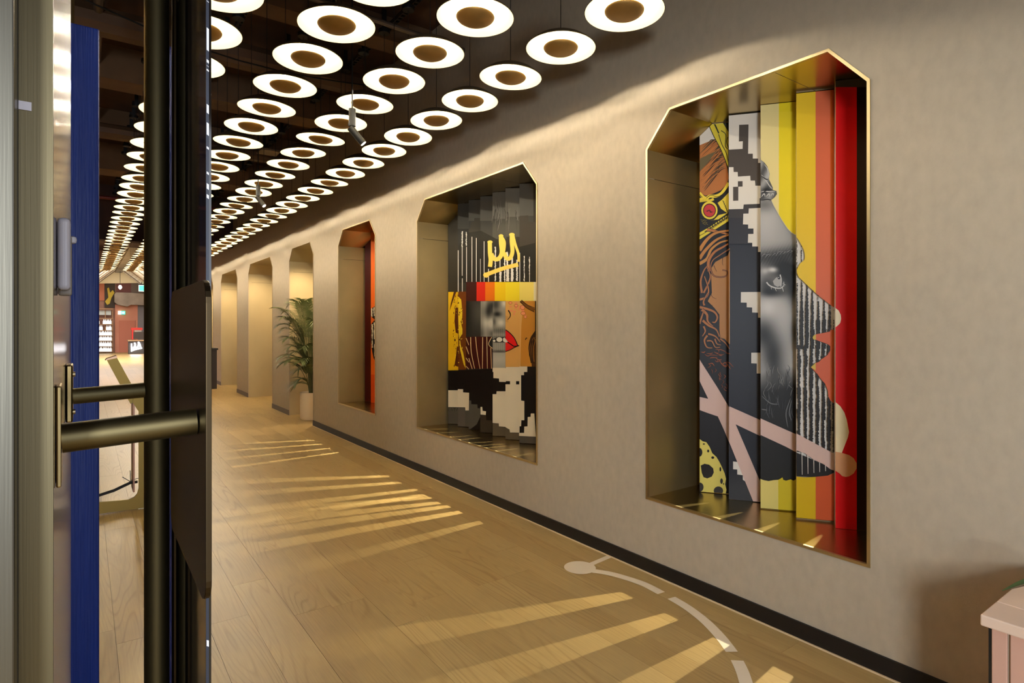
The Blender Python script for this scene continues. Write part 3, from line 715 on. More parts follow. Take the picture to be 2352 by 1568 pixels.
M3.p(c7([(720, 620), (1116, 796), (1116, 992), (1000, 930), (720, 800)]), PINK)
M3.p(c7([(715, 1278), (760, 1295), (810, 1304), (870, 1293), (915, 1290), (915, 1700), (715, 1700)]), (224, 206, 118))
M3.p(c7([(915, 1290), (945, 1275), (960, 1262), (970, 1290), (1000, 1300), (1050, 1285), (1080, 1300), (1116, 1280), (1116, 1700), (915, 1700)]), (214, 190, 40))
# slat 4: zebra profile
ZB = (38, 36, 36)
for (cx, w_) in ((58, 20), (115, 40), (182, 44), (250, 44), (322, 40), (395, 42), (465, 44), (520, 22)):
    for seg in range(12):
        y0_ = 70 + seg * 115; t_ = min(1.0, max(0.25, (y0_ - 380 - (cx - 58) * 0.9) / 500))
        ww = w_ * t_ * rs.uniform(0.75, 1.25)
        M3.p(c5(wob(cx + rs.uniform(-3, 3), y0_, y0_ + 135, ww, 5.5, 9, rs)), ZB)
for (cx, w_) in ((75, 30), (150, 30), (215, 30), (285, 28), (350, 30), (415, 34), (465, 26)):
    for seg in range(10):
        y0_ = -40 + seg * 120; M3.p(c6(wob(cx + rs.uniform(-4, 4), y0_, y0_ + 132, w_ * rs.uniform(0.8, 1.35), 6, 9, rs)), ZB)
zp = c5([(48, 75), (75, 110), (110, 170), (138, 225), (152, 280), (155, 330), (148, 360), (100, 400), (70, 445), (54, 490), (62, 540), (85, 580), (140, 630), (200, 690), (250, 735), (290, 772)])
zq = c5([(290, 772), (345, 820), (400, 862), (470, 918), (500, 940), (534, 958)])
M3.p([(1828, 200)] + zp + [(1873.2, 200)], (238, 200, 46))
M3.p([(1873.2, 200)] + zq + [(1907, 700), (1920, 702), (1920, 200)], (216, 108, 72))
M3.p([(1907, 200), (1907, 700), (1913, 704), (1919.5, 708), (1919.5, 200)], (198, 84, 18))
mth = c5([(534, 1236), (470, 1248), (380, 1268), (290, 1284), (262, 1300), (250, 1325), (262, 1348), (290, 1352), (345, 1372), (400, 1392), (450, 1412), (470, 1432), (478, 1470), (450, 1515), (420, 1545)]) + c6([(430, 20), (400, 70), (330, 120), (300, 150), (265, 162), (208, 210), (240, 245), (280, 285), (310, 330), (370, 400), (398, 470), (406, 540), (430, 590), (486, 628)])
M3.p(mth, (212, 102, 70))
M3.p(c5([(292, 1284), (262, 1300), (250, 1325), (262, 1348), (292, 1352)]), (214, 186, 84)).p(c6([(262, 160), (208, 210), (262, 248)]), (214, 186, 84))
M3.p([(1907, 757.5), (1919.5, 756), (1919.5, 928), (1907, 917)], (196, 82, 18))
for k in range(6): M3.p(c6(stroke([(108 + 66 * k, 1160 + 26 * k), (110 + 66 * k, 1420 - 14 * k)], 9, 5)), WH)
M3.p(c6([(45, 1170), (480, 1360), (480, 1392), (400, 1430), (250, 1448), (45, 1438)]), (34, 32, 32))
for k in range(5): M3.p(c6(stroke([(108 + 66 * k, 1180 + 30 * k), (110 + 66 * k, 1420 - 10 * k)], 8, 5)), WH)
M3.p(c6([(40, 1440), (150, 1450), (262, 1444), (262, 2100), (40, 2100)]), (214, 176, 22)).p(c6([(262, 1444), (400, 1430), (485, 1392), (485, 2100), (262, 2100)]), (204, 88, 46))
M3.p(c6([(40, 953), (485, 1192), (485, 1378), (430, 1360), (350, 1300), (240, 1250), (140, 1180), (40, 1143)]), PINK)
# slat 5
M3.p(c5([(532, 955), (575, 990), (600, 1040), (606, 1090), (595, 1140), (575, 1165), (532, 1200)]), (232, 218, 188))
M3.p(c6([(482, 600), (540, 650), (585, 720), (612, 800), (625, 870), (638, 940), (625, 1000), (555, 1178), (482, 1160)]), (228, 212, 170))
M3.p(c6([(482, 1160), (560, 1175), (640, 1200), (690, 1235), (722, 1290), (722, 1350), (690, 1405), (640, 1438), (600, 1445), (560, 1435), (530, 1405), (482, 1375)]), (206, 150, 106))
M3.build('tall prism-slat mural of a face in profile with red, orange and yellow stripes', {0: 'slat with the crowned red-haired figure', 1: 'black and white pixel-figure slat', 2: 'slat with the grey photographic eye', 3: 'slat with the zebra-striped profile', 4: 'plain red slat'})

# ---- mural 2: crown, lips
bd = [1029.5, 1051.5, 1076.6, 1103, 1131, 1161, 1193, 1231]
M2 = Mural(bd, niches[1])
d3 = lambda p: A(p, 940, 360, 4.356)
d4 = lambda p: A(p, 940, 700, 4.125)
d8 = lambda p: A(p, 1020, 640, 7.127)
M2.p(rect(1020, 380, 1240, 1060), (52, 46, 34))
rs = random.Random(11)
tops = [(485, 520, 720, 66), (595, 490, 640, 74), (710, 455, 640, 84), (833, 410, 620, 104), (963, 375, 600, 112), (1103, 330, 590, 92)]
for (x, t0, b0, g) in tops:
    M2.p(d3(rect(x, t0 - 60, x + 140, b0)), (g, g * .95, g * .84)); M2.p(d3(rect(x, b0, x + 140, b0 + 200)), (g * .72, g * .68, g * .58))
for k in range(26):
    x0 = rs.uniform(835, 1090); M2.p(d3(stroke(curve([(x0, rs.uniform(420, 600)), (x0 + rs.uniform(-10, 20), rs.uniform(520, 640)), (x0 + rs.uniform(-20, 20), rs.uniform(600, 760))], 3), 6, taper=True)), (124, 118, 106) if k % 2 else (66, 60, 52))
M2.p(d3([(597, 722), (612, 720), (617, 655), (648, 652), (652, 612), (708, 612), (708, 900), (597, 900)]), (58, 52, 40)).p(d3([(1103, 590), (1190, 585), (1194, 650), (1260, 652), (1260, 900), (1103, 900)]), (66, 58, 46))
M2.p(d3([(495, 890), (560, 760), (720, 740), (833, 800), (963, 870), (1103, 900), (1260, 860), (1260, 1260), (480, 1260)]), (40, 35, 26))
WL = (226, 216, 200)
for (x, y0_, y1_, w_) in ((490, 935, 1350, 7), (530, 900, 1190, 6), (531, 1215, 1350, 6), (573, 900, 1250, 6), (627, 800, 1250, 6), (671, 812, 1250, 6), (712, 1020, 1250, 4), (749, 845, 1250, 6), (793, 1120, 1250, 8), (908, 1010, 1250, 8), (1106, 960, 1250, 7), (1203, 1000, 1250, 5)):
    M2.p(d3(rect(x - w_ / 2, y0_, x + w_ / 2, y1_)), WL)
for (x, y0_, y1_, w_) in ((530, 745, 905, 9), (571, 752, 900, 9), (861, 900, 1250, 11), (955, 940, 1250, 12), (980, 950, 1250, 16), (1028, 1000, 1250, 16), (1078, 1030, 1250, 16), (1150, 990, 1250, 8), (912, 1150, 1250, 20), (985, 1100, 1250, 28), (1030, 1120, 1250, 24), (1203, 1020, 1180, 9)):
    M2.p(d3(wob(x, y0_, y1_, w_, 3.5, 9, rs)), WL)
CR = (246, 206, 92)
for s_, w_ in (([(806, 850), (808, 960), (815, 1030), (808, 1100)], 42), ([(820, 970), (850, 1020), (895, 1018), (925, 960), (918, 860), (918, 800)], 42), ([(918, 800), (948, 850), (945, 930), (930, 990)], 34), ([(948, 960), (975, 1015), (1010, 1010), (1032, 950), (1025, 850), (1026, 785)], 40), ([(1040, 790), (1062, 880), (1092, 970), (1095, 1050)], 26), ([(765, 1182), (830, 1155), (960, 1110), (1090, 1078)], 40)):
    p = curve(s_, 5); M2.p(d3(stroke(p, w_)), CR)
for e_ in ((918, 792, 24, 18), (1027, 778, 28, 18), (808, 852, 26, 16), (770, 1182, 30, 26)): M2.p(d3(ell(*e_)), CR)
# colour band
for x0, x1, c_ in ((570, 673, (62, 22, 14)), (673, 760, (214, 44, 26)), (760, 855, (228, 116, 20)), (855, 963, (236, 194, 24)), (963, 1103, (240, 212, 40)), (1103, 1245, (240, 214, 104)), (1245, 1275, (236, 224, 180))):
    M2.p(d3(rect(x0, 1252, x1 + 0.5, 1442)), c_)
# yellow painted column
M2.p(d8(rect(55, 215, 232, 1500)), (226, 176, 22)).p(d8(rect(232, 210, 360, 1490)), (108, 54, 12))
M2.p(d8([(232, 290), (280, 340), (300, 560), (295, 650), (270, 700), (300, 820), (300, 900), (260, 960), (270, 1080), (310, 1200), (340, 1350), (355, 1470), (320, 1400), (260, 1150), (240, 900), (232, 600)]), (232, 196, 40))
M2.p(d8([(160, 215), (200, 215), (150, 350), (110, 470), (90, 530), (110, 400)]), (84, 38, 12)).p(d8([(185, 480), (230, 470), (232, 900), (190, 880), (170, 700)]), (92, 42, 12)).p(d8([(210, 1110), (232, 1110), (232, 1440), (170, 1420), (195, 1260)]), (92, 42, 12))
for k in range(90):
    x0 = rs.uniform(150, 300); y0_ = rs.uniform(260, 1440); M2.p(d8(ell(x0, y0_, rs.uniform(3, 10), rs.uniform(5, 22), 7)), (84, 38, 12) if rs.random() < .6 else (240, 204, 44))
# dark photographic column and face
def gface(x, y):
    X = (x - 1020) * 7.127; Yv = (y - 640) * 7.127
    if X < 592: g = 42 + 34 * blob(X, Yv, 580, 560, 120, 260) - 14 * blob(X, Yv, 380, 500, 60, 400); return (g, g * .95, g * .82)
    if X < 792:
        g = 150 - 96 * blob(X, Yv, 740, 540, 90, 110) - 80 * blob(X, Yv, 790, 420, 70, 80) + 56 * blob(X, Yv, 740, 720, 90, 90) - 50 * blob(X, Yv, 600, 900, 70, 120) + 10 * math.sin(X / 17) - 60 * blob(X, Yv, 780, 900, 40, 70)
        g = min(g, 192) if Yv < 946 else 40
    else:
        g = 150 - 110 * blob(X, Yv, 870, 580, 66, 42) - 86 * blob(X, Yv, 845, 420, 66, 110) + 56 * blob(X, Yv, 980, 400, 40, 60) + 54 * blob(X, Yv, 930, 720, 60, 60) - 60 * blob(X, Yv, 820, 700, 30, 70)
        g -= 46 * blob(X, Yv, 900, 850, 160, 50); g += 12 * math.sin(X / 5.5) * (800 < Yv < 1180)
        g -= 70 * blob(X, Yv, 900, 1190, 160, 22); g -= 50 * blob(X, Yv, 900, 955, 160, 18)
        g = g if Yv < 1205 else 176 + 6 * math.sin(Yv / 40)
    g = max(24, min(214, g)); return (g, g * .96, g * .86)
M2.grid(1070.5, 691.5, 1103, 773, 2.2, gface).grid(1103, 691.5, 1161, 845, 2.0, gface)
# brown pleats
M2.p(d8([(360, 950), (592, 946), (780, 946), (730, 1070), (790, 1140), (790, 1470), (360, 1470)]), (64, 18, 10))
for s_ in ([(360, 970), (405, 1085)], [(360, 1110), (405, 1235)], [(360, 1295), (405, 1365)], [(360, 1430), (405, 1480)], [(435, 955), (445, 1200), (500, 1470)], [(515, 950), (540, 1200), (588, 1475)], [(632, 955), (626, 1470)], [(700, 950), (708, 1470)], [(765, 1130), (775, 1470)], [(405, 1300), (460, 1475)], [(780, 955), (728, 1070), (795, 1140)]):
    M2.p(d8(stroke(curve(s_, 4), 12, 9)), (232, 196, 136))
# teeth
M2.p(d8([(795, 990), (860, 960), (1005, 950), (1005, 1040), (860, 1045), (795, 1035)]), (52, 46, 38))
for e_ in ((820, 1015, 22, 18), (905, 995, 48, 38)): M2.p(d8(ell(*e_)), (226, 218, 196))
M2.p(d8([(965, 975), (990, 960), (1045, 1030), (1000, 1040), (968, 1020)]), (226, 218, 196))
# comic face
M2.p(d8(rect(1006, 363, 1236, 1445)), (216, 160, 84)).p(d8(rect(1236, 363, 1490, 1435)), (196, 132, 46)).p(d8([(1236, 363), (1300, 363), (1265, 760), (1250, 1435), (1236, 1435)]), (218, 164, 92))
M2.p(d8([(1006, 600), (1060, 620), (1050, 720), (1006, 700)]), (204, 150, 80))
for k in range(17):
    M2.p(d8(ell(rs.uniform(1065, 1340), 370 + rs.uniform(0, 240) , rs.uniform(12, 26), rs.uniform(10, 20), 9)), (226, 138, 92))
for e_ in ((1285, 470, 34, 32), (1295, 565, 36, 26), (1330, 625, 22, 20), (1180, 440, 28, 20), (1085, 395, 26, 18)): M2.p(d8(ell(e_[0], e_[1], e_[2] + 5, e_[3] + 5)), (120, 62, 30)); M2.p(d8(ell(*e_)), (232, 148, 100))
M2.p(d8(stroke(curve([(1255, 363), (1360, 450), (1480, 515)], 5), 52)), (116, 72, 20)); M2.p(d8(stroke(curve([(1275, 363), (1370, 430), (1485, 475)], 5), 8)), (30, 20, 10)); M2.p(d8(stroke(curve([(1245, 363), (1340, 470), (1480, 545)], 5), 10)), (30, 20, 10))
M2.p(d8(stroke(curve([(1050, 515), (1082, 570), (1080, 620), (1040, 670)], 5), 20, 10)), (38, 26, 12))
M2.p(d8([(1006, 830), (1060, 870), (1140, 950), (1200, 1090), (1140, 1110), (1050, 1040), (1006, 990)]), (218, 30, 26)).p(d8([(1006, 1040), (1060, 1050), (1160, 1110), (1080, 1160), (1006, 1190)]), (222, 36, 26))
M2.p(d8(stroke(curve([(1006, 835), (1070, 880), (1150, 970), (1205, 1090)], 5), 14)), (30, 16, 10)).p(d8(stroke(curve([(1006, 1190), (1080, 1165), (1150, 1125), (1230, 1092)], 5), 14)), (30, 16, 10)).p(d8(stroke(curve([(1030, 1030), (1090, 1070), (1150, 1105), (1230, 1092)], 5), 16)), (30, 16, 10))
M2.p(d8([(965, 985), (1010, 985), (1046, 1032), (1006, 1042), (968, 1025)]), (230, 222, 200))
M2.p(d8(stroke(curve([(1330, 1000), (1345, 970), (1360, 975)], 4), 14)), (36, 24, 12))
M2.p(d8([(1490, 850), (1420, 950), (1385, 1100), (1390, 1250), (1430, 1380), (1440, 1470), (1500, 1470)]), (74, 42, 14))
for dx in (0, 28, 56): M2.p(d8(stroke(curve([(1485, 870 + dx), (1415 + dx, 980), (1388 + dx, 1150), (1425 + dx * .6, 1380)], 5), 11)), (28, 18, 8)); M2.p(d8(stroke(curve([(1490, 930 + dx), (1435 + dx, 1020), (1408 + dx, 1150), (1440 + dx * .6, 1360)], 5), 9)), (160, 104, 36))
# black and white pixel shoulders
M2.p(d4([(360, 620), (540, 618), (790, 605), (1250, 585), (1250, 1400), (360, 1400)]), (22, 16, 12))
M2.p(d4([(1045, 1070), (1060, 1070), (1120, 590), (1120, 585), (1250, 585), (1250, 1100)]), (24, 18, 12))
CW_ = (226, 210, 178)
M2.p(d4([(790, 596), (915, 596), (915, 588), (1045, 588), (1045, 583), (1118, 583), (1118, 635), (1087, 635), (1087, 665), (1060, 665), (1060, 905), (1090, 910), (1090, 1092), (1062, 1092), (1060, 1148), (1045, 1150), (1045, 1210), (955, 1208), (950, 1178), (915, 1172), (910, 1155), (850, 1150), (848, 1122), (790, 1118), (790, 845), (825, 845), (828, 818), (912, 818), (912, 752), (955, 752), (955, 722), (915, 722), (915, 730), (852, 728), (850, 697), (797, 693), (797, 635), (790, 635)]), CW_)
M2.p(d4(rect(1012, 722, 1042, 753)), (22, 16, 12))
M2.p(d4([(365, 808), (460, 808), (460, 798), (510, 798), (510, 828), (567, 832), (565, 1000), (532, 1000), (530, 970), (365, 967)]), CW_)
M2.p(d4([(675, 966), (692, 966), (695, 1003), (727, 1008), (725, 1042), (675, 1038)]), CW_)
M2.p(d4([(365, 970), (530, 972), (532, 1000), (565, 1002), (567, 905), (586, 905), (588, 940), (645, 942), (648, 978), (672, 980), (672, 1060), (640, 1130), (575, 1180), (365, 1180)]), (84, 78, 66)).p(d4(rect(463, 972, 530, 1180)), (92, 84, 72))
M2.p(d4([(672, 1042), (727, 1045), (730, 1092), (785, 1095), (785, 1400), (672, 1400)]), (56, 46, 34))
M2.p(d4([(790, 1120), (848, 1124), (850, 1152), (912, 1158), (950, 1180), (955, 1210), (1042, 1214), (1042, 1400), (790, 1400)]), (92, 80, 60))
M2.p(d4([(1042, 1214), (1180, 1248), (1250, 1248), (1250, 1400), (1042, 1400)]), (78, 72, 62))
M2.p(d4([(1040, 1212), (1088, 1212), (1090, 1152), (1120, 1150), (1122, 1062), (1150, 1060), (1152, 1028), (1185, 1028), (1200, 1248), (1040, 1240)]), CW_)
for k, s_ in enumerate(([(375, 975), (375, 1005), (385, 1008)], [(395, 1005), (402, 975), (410, 1005)], [(418, 978), (440, 978)], [(429, 978), (429, 1008)], [(448, 1005), (458, 975)])):
    M2.p(d4(stroke(s_, 4)), (50, 42, 30))
M2.build('wide prism-slat mural with a yellow scribbled crown, lips and pixel shoulders', {})

# ---- mural 1: sliver
M1 = Mural([838, 851.8, 864], niches[2], extra=3)
M1.p(rect(830, 480, 851.8, 1000), (66, 18, 10)).p(rect(851.8, 480, 875, 1000), (226, 104, 30)).p(rect(851.8, 860, 875, 1000), (214, 78, 24))
M1.p([(852, 712), (856, 706), (863, 702), (870, 702), (870, 832), (862, 830), (858, 822), (855, 808), (852, 785)], (30, 24, 20))
for s_ in ([(854, 708), (855, 728)], [(859, 706), (859.5, 726)], [(855, 744), (854.5, 800)], [(860, 740), (859.5, 780)], [(861, 790), (860.5, 820)]):
    M1.p(wob(s_[0][0], s_[0][1], s_[1][1], 2.4, .9, 3, rs), (226, 212, 180))
M1.p([(851.8, 726), (861, 734), (852, 745)], (222, 100, 30))
M1.build('narrow prism-slat mural showing a maroon edge and an orange stripe', {0: 'maroon slat'})

# ------------------------------------------------------------------ unseen spots added in the niches, imitating light reflected off the slats
def beams(ends, VY, power, col=(1.0, 0.90, 0.62), half=2.4):
    for (px, py) in ends:
        E = on_Z(px, py, 0); V = Vector((4.44, VY, 2.83))
        s_ = (4.44 - 3.09) / (4.44 - E.x); S = V + (E - V) * s_
        flat = Vector((E.x - V.x, E.y - V.y, 0)).normalized()
        ax = flat * math.cos(math.radians(33)) + Vector((0, 0, -math.sin(math.radians(33))))
        o = link_light('added_niche_spot', 'SPOT', power, col, S, spot_size=math.radians(90), spot_blend=0.08, shadow_soft_size=0.004)
        z = -ax; x = Vector((0, 0, 1)).cross(z).normalized(); yv = z.cross(x)
        R3 = Matrix((x, yv, z)).transposed()
        o.rotation_euler = R3.to_euler(); k = math.tan(math.radians(half)) / math.tan(math.radians(45)); o.scale = (k, 1, 1)
fc = lambda p: (470 + p[0] / 2.579, 960 + p[1] / 2.579)
beams([(1446, 1365), (1543, 1415), (1659, 1471), (1797, 1543)], 1.765, 20, half=2.9)
beams([fc(p) for p in ((1520, 555), (1350, 468), (1420, 497), (1450, 521))], 3.92, 36, half=2.5)
beams([fc((1640, 615))], 3.92, 18, half=2.5)
beams([fc(p) for p in ((1250, 425), (1170, 380), (1085, 343), (1320, 452))], 4.5, 36, half=2.4)
beams([fc(p) for p in ((668, 130), (715, 152), (763, 176), (812, 200))], 7.0, 44, half=1.5)

# ------------------------------------------------------------------ painted line on the floor
paint = mat('floor_line_paint', (236, 222, 200), 0.55)
p0 = on_Z(1332, 1303)
t = empty('floor_marking', p0, 'pale painted line with a round dot curving over the floor by the wall', 'floor marking')
FZ = 0.0010
fzk = [0]
def floor_ribbon(name, px, w_):
    fzk[0] += 1; FZ = 0.0010 + 0.0002 * fzk[0]
    P = [on_Z(x, y) for x, y in curve(px, 6)]; L_, R_ = [], []
    for i, q in enumerate(P):
        d = (P[min(i + 1, len(P) - 1)] - P[max(i - 1, 0)]).normalized(); nn = Vector((-d.y, d.x, 0)) * w_ / 2
        L_.append(Vector((q.x, q.y, FZ)) + nn); R_.append(Vector((q.x, q.y, FZ)) - nn)
    n = len(P); mb = MB(); mb.add(L_ + R_, [(i, i + 1, n + i + 1, n + i) for i in range(n - 1)]); mb.build(name, paint, t)
mb = MB(); mb.add([p0 + Vector((0.098 * math.cos(a_ * math.pi / 20), 0.098 * math.sin(a_ * math.pi / 20), FZ)) for a_ in range(40)], [tuple(range(40))]); mb.build('dot', paint, t)
floor_ribbon('line_segment', [(1352, 1298), (1378, 1287), (1404, 1276)], 0.040)
floor_ribbon('line_segment', [(1362, 1311), (1400, 1317), (1440, 1328), (1480, 1342), (1519, 1362)], 0.056)
floor_ribbon('line_segment', [(1542, 1373), (1580, 1396), (1620, 1427), (1655, 1463), (1681, 1497)], 0.056)
floor_ribbon('line_segment', [(1693, 1517), (1706, 1545), (1720, 1590)], 0.056)

# ------------------------------------------------------------------ planter box lower right
pk = mat('pink_planter_boards', (206, 160, 138), 0.6, var=0.05, vscale=(4, 4, 1.5)); pt = mat('pink_planter_top', (226, 196, 172), 0.5, var=0.05, vscale=(6, 2, 6))
gap_m = mat('planter_groove', (196, 184, 160), 0.6)
zc = 0.65; k0 = on_Z(2251, 1410, zc)
t = empty('planter_box', (k0.x + 0.3, k0.y - 0.5, 0), 'pink tongue-and-groove planter box at the lower right against the wall', 'planter')
x0, y1 = k0.x, k0.y; x1 = WX - 0.03; y0 = y1 - 1.5
def rim(nm, a, b): mb = MB(); mb.box(a, b); bevel(mb.build(nm, pt, t), 0.004)
hx0, hx1, hy1, hy0 = x0 + 0.14, x1 - 0.12, y1 - 0.11, y0 + 0.14
rim('top_board', (x0, y0, zc - 0.033), (hx0, y1, zc)); rim('top_board', (hx1, y0, zc - 0.033), (x1, y1, zc))
rim('top_board', (hx0 + 0.0005, hy1, zc - 0.033), (hx1 - 0.0005, y1, zc)); rim('top_board', (hx0 + 0.0005, y0, zc - 0.033), (hx1 - 0.0005, hy0, zc))
bw = 0.098; yy = y1 - 0.022; first = True
mb = MB(); mb.box((x0 + 0.03, y0 + 0.03, 0.0), (x1 - 0.02, y1 - 0.03, 0.02)); mb.box((x0 + 0.030, y0 + 0.03, 0.02), (x0 + 0.036, y1 - 0.03, zc - 0.034)); mb.box((x0 + 0.03, y1 - 0.036, 0.02), (x1 - 0.02, y1 - 0.03, zc - 0.034))
mb.build('liner', gap_m, t)
while yy > y0 + 0.03:
    wd_ = 0.036 if first else bw
    mb = MB(); mb.box((x0 + 0.020, max(yy - wd_, y0 + 0.025), 0.0), (x0 + 0.0295, yy, zc - 0.034)); bevel(mb.build('board', pk, t), 0.002); yy -= wd_ + 0.007; first = False
xx = x0 + 0.03
while xx < x1 - 0.05:
    mb = MB(); mb.box((xx, y1 - 0.0295, 0.0), (min(xx + bw, x1 - 0.02), y1 - 0.022, zc - 0.034)); mb.build('board', pk, t); xx += bw + 0.007
mb = MB(); mb.box((x0 + 0.03, y1 - 0.021, 0), (x0 + 0.024, y1 - 0.0135, zc - 0.034)); mb.build('corner_gap_strip', black, t)  # black strip stands in for the dark gap at this corner
# pot standing in the planter with a trailing plant
pc = Vector((x0 + 0.34, y1 - 0.30, 0.021)); t2 = empty('grey_pot', pc, 'grey pot sunk inside the pink planter box', 'pot')
mb = MB(); mb.lathe([(0, 0), (0.13, 0), (0.165, 0.56), (0.17, 0.57), (0.155, 0.57), (0.15, 0.52), (0, 0.52)], 32, 0, pc); mb.build('pot_body', mat('grey_ceramic', (150, 156, 168), 0.4), t2, True)
mb = MB(); mb.lathe([(0, 0.53), (0.148, 0.525)], 24, 0, pc); mb.build('soil', mat('soil', (40, 30, 22), 0.95, bump=0.6), t2)
leaf_m = mat('green_leaf', (70, 92, 50), 0.5, var=0.25, vscale=(7, 7, 7)); leaf_p = mat('pink_edged_leaf', (150, 120, 92), 0.5)
t3 = empty('trailing_plant', pc + Vector((0, 0, 0.53)), 'green trailing leaves reaching over the planter edge at right', 'plant')
tipw = on_Z(2302, 1356, zc + 0.05)
def leaf(base, tip, wd_, mm, arch=0.05, nm='leaf'):
    base, tip = Vector(base), Vector(tip); d = tip - base; sd = d.cross(Vector((0, 0, 1))).normalized(); mb = MB(); n = 9; vs = []
    for i in range(n + 1):
        s_ = i / n; p = base + d * s_ + Vector((0, 0, arch * math.sin(math.pi * s_))); w_ = wd_ * (math.sin(math.pi * min(1, s_ * 0.92 + 0.06)) ** 0.8) / 2
        vs += [p - sd * w_, p + Vector((0, 0, -w_ * 0.35)), p + sd * w_]
    fs = []
    for i in range(n):
        b = i * 3; fs += [(b, b + 3, b + 4, b + 1), (b + 1, b + 4, b + 5, b + 2)]
    mb.add(vs, fs); return mb.build(nm, mm, t3, True, fix=False)
b0 = pc + Vector((0, 0, 0.54))
leaf(b0 + Vector((0, 0.02, 0.04)), tipw, 0.045, leaf_m, 0.10); leaf(b0, on_Z(2322, 1352, zc + 0.06), 0.035, leaf_p, 0.1)
rs = random.Random(5)
for k in range(16):
    a_ = rs.uniform(-2.6, 1.4); r_ = rs.uniform(0.15, 0.3)
    leaf(b0, b0 + Vector((math.cos(a_) * r_, math.sin(a_) * r_ - 0.12, rs.uniform(0.0, 0.4))), 0.04, leaf_m, 0.06)

# ------------------------------------------------------------------ potted palm in the first alcove
pot_c = Vector((2.985, 9.63, 0.0))
t = empty('plant_pot', pot_c, 'tall cream cylindrical pot standing in the first alcove', 'pot')
potm = mat('cream_pot', (236, 216, 182), 0.55)
mb = MB(); mb.lathe([(0, 0), (0.175, 0.0), (0.175, 0.012), (0.19, 0.014), (0.192, 0.42), (0.19, 0.43), (0.172, 0.43), (0.17, 0.385), (0.0, 0.385)], 40, 0, pot_c); mb.build('pot_body', potm, t, True)
mb = MB(); mb.lathe([(0.1, 0.388), (0.168, 0.388)], 30, 0, pot_c); mb.lathe([(0, 0.395), (0.1, 0.388)], 30, 0, pot_c); mb.build('soil', mat('soil', (40, 30, 22), 0.95), t)
palm_c = pot_c + Vector((0, 0, 0.39))
t = empty('areca_palm', palm_c, 'bushy feathery green palm rising from the cream pot', 'plant')
palm_m = mat('palm_green', (104, 112, 62), 0.55, var=0.3, vscale=(5, 5, 5)); stem_m = mat('palm_stem', (92, 92, 50), 0.5)
rs = random.Random(21)
left = -RT
def frond(tip, h, nleaf=54, ll=0.25):
    base = palm_c + Vector((rs.uniform(-.05, .05), rs.uniform(-.05, .05), 0))
    mid = base + Vector(((tip.x - base.x) * 0.18, (tip.y - base.y) * 0.18, h * 0.62)); top = base + Vector(((tip.x - base.x) * 0.55, (tip.y - base.y) * 0.55, h))
    pts = []
    for i in range(25):
        s_ = i / 24; a_ = (1 - s_) ** 3; b_ = 3 * s_ * (1 - s_) ** 2; c_ = 3 * s_ * s_ * (1 - s_); d_ = s_ ** 3
        pts.append(base * a_ + mid * b_ + top * c_ + tip * d_)
    mb = MB(); mb.path(pts, [0.006 * (1 - i / 26) + 0.001 for i in range(25)], 5, 1)
    for i in range(nleaf):
        s_ = 0.38 + 0.62 * i / nleaf; q = s_ * 24; k = min(23, int(q)); p = pts[k].lerp(pts[k + 1], q - k); d = (pts[k + 1] - pts[k]).normalized()
        sd = d.cross(Vector((0, 0, 1))); sd = sd.normalized() if sd.length > .05 else Vector((1, 0, 0)); upv = sd.cross(d)
        L = ll * math.sin(math.pi * min(1, (s_ - 0.3) / 0.78)) ** 0.6 * rs.uniform(.85, 1.1)
        for sg in (-1, 1):
            dr = (sd * sg * 0.75 + d * 0.75 + upv * 0.18 + Vector((0, 0, -0.22))).normalized()
            wv = dr.cross(upv).normalized() * 0.0042
            m1 = p + dr * L * .5; e1 = p + dr * L + Vector((0, 0, -0.04 * L / .2))
            mb.add([p - wv * .5, p + wv * .5, m1 + wv, m1 - wv, e1], [(0, 1, 2, 3), (3, 2, 4)], 0)
    mb.build('frond', [palm_m, stem_m], t, fix=False)
tips = [(632, 706, 1.36), (638, 748, 1.22), (640, 822, 1.0), (642, 838, .92), (672, 890, .62), (665, 700, 1.5), (683, 692, 1.52), (650, 780, 1.1), (700, 706, 1.5), (716, 720, 1.45), (660, 800, 1.05), (652, 716, 1.4), (690, 760, 1.3), (676, 880, .6), (725, 740, 1.4), (740, 780, 1.3), (645, 730, 1.3), (684, 850, .8), (730, 850, .9), (700, 690, 1.5), (668, 740, 1.3), (760, 800, 1.1), (655, 830, .95), (695, 800, 1.1), (648, 760, 1.2), (664, 815, 1.02), (675, 770, 1.25), (690, 830, .98)]
for (px, py, h) in tips:
    tp = at(px, py, 9.5 + rs.uniform(-.35, .12)); tp.x = min(tp.x, 3.45); frond(tp, min(h * 1.02, (tp.z - palm_c.z) + 0.16))

# dark kiosk table in the fourth opening (thin sliver)
kx = on_X(484, 800, 2.45)
t = empty('kiosk_table', (kx.x, kx.y, 0), 'dark slim kiosk table beyond the last visible column', 'table')
K = Vector((kx.x, kx.y, 0))
mb = MB(); mb.box(K + Vector((-.28, -.25, .92)), K + Vector((.12, .3, .96))); mb.build('table_top', black, t)
mb = MB(); mb.box(K + Vector((-.05, -.2, 0)), K + Vector((.1, .25, .92))); mb.build('pedestal', mat('dark_pedestal', (40, 30, 26), .6), t)
t = empty('tablet_stand', K + Vector((0, 0, .961)), 'small tilted tablet with a pale frame on the dark kiosk table', 'tablet')
mb = MB(); Q = K + Vector((-.02, 0, .961)); mb.prism([Q + Vector((-.1, 0, 0)), Q + Vector((-.09, 0, 0)), Q + Vector((.03, 0, .22)), Q + Vector((.02, 0, .22))], (0, .2, 0)); mb.build('screen_frame', mat('pale_frame', (225, 215, 200), .4), t)

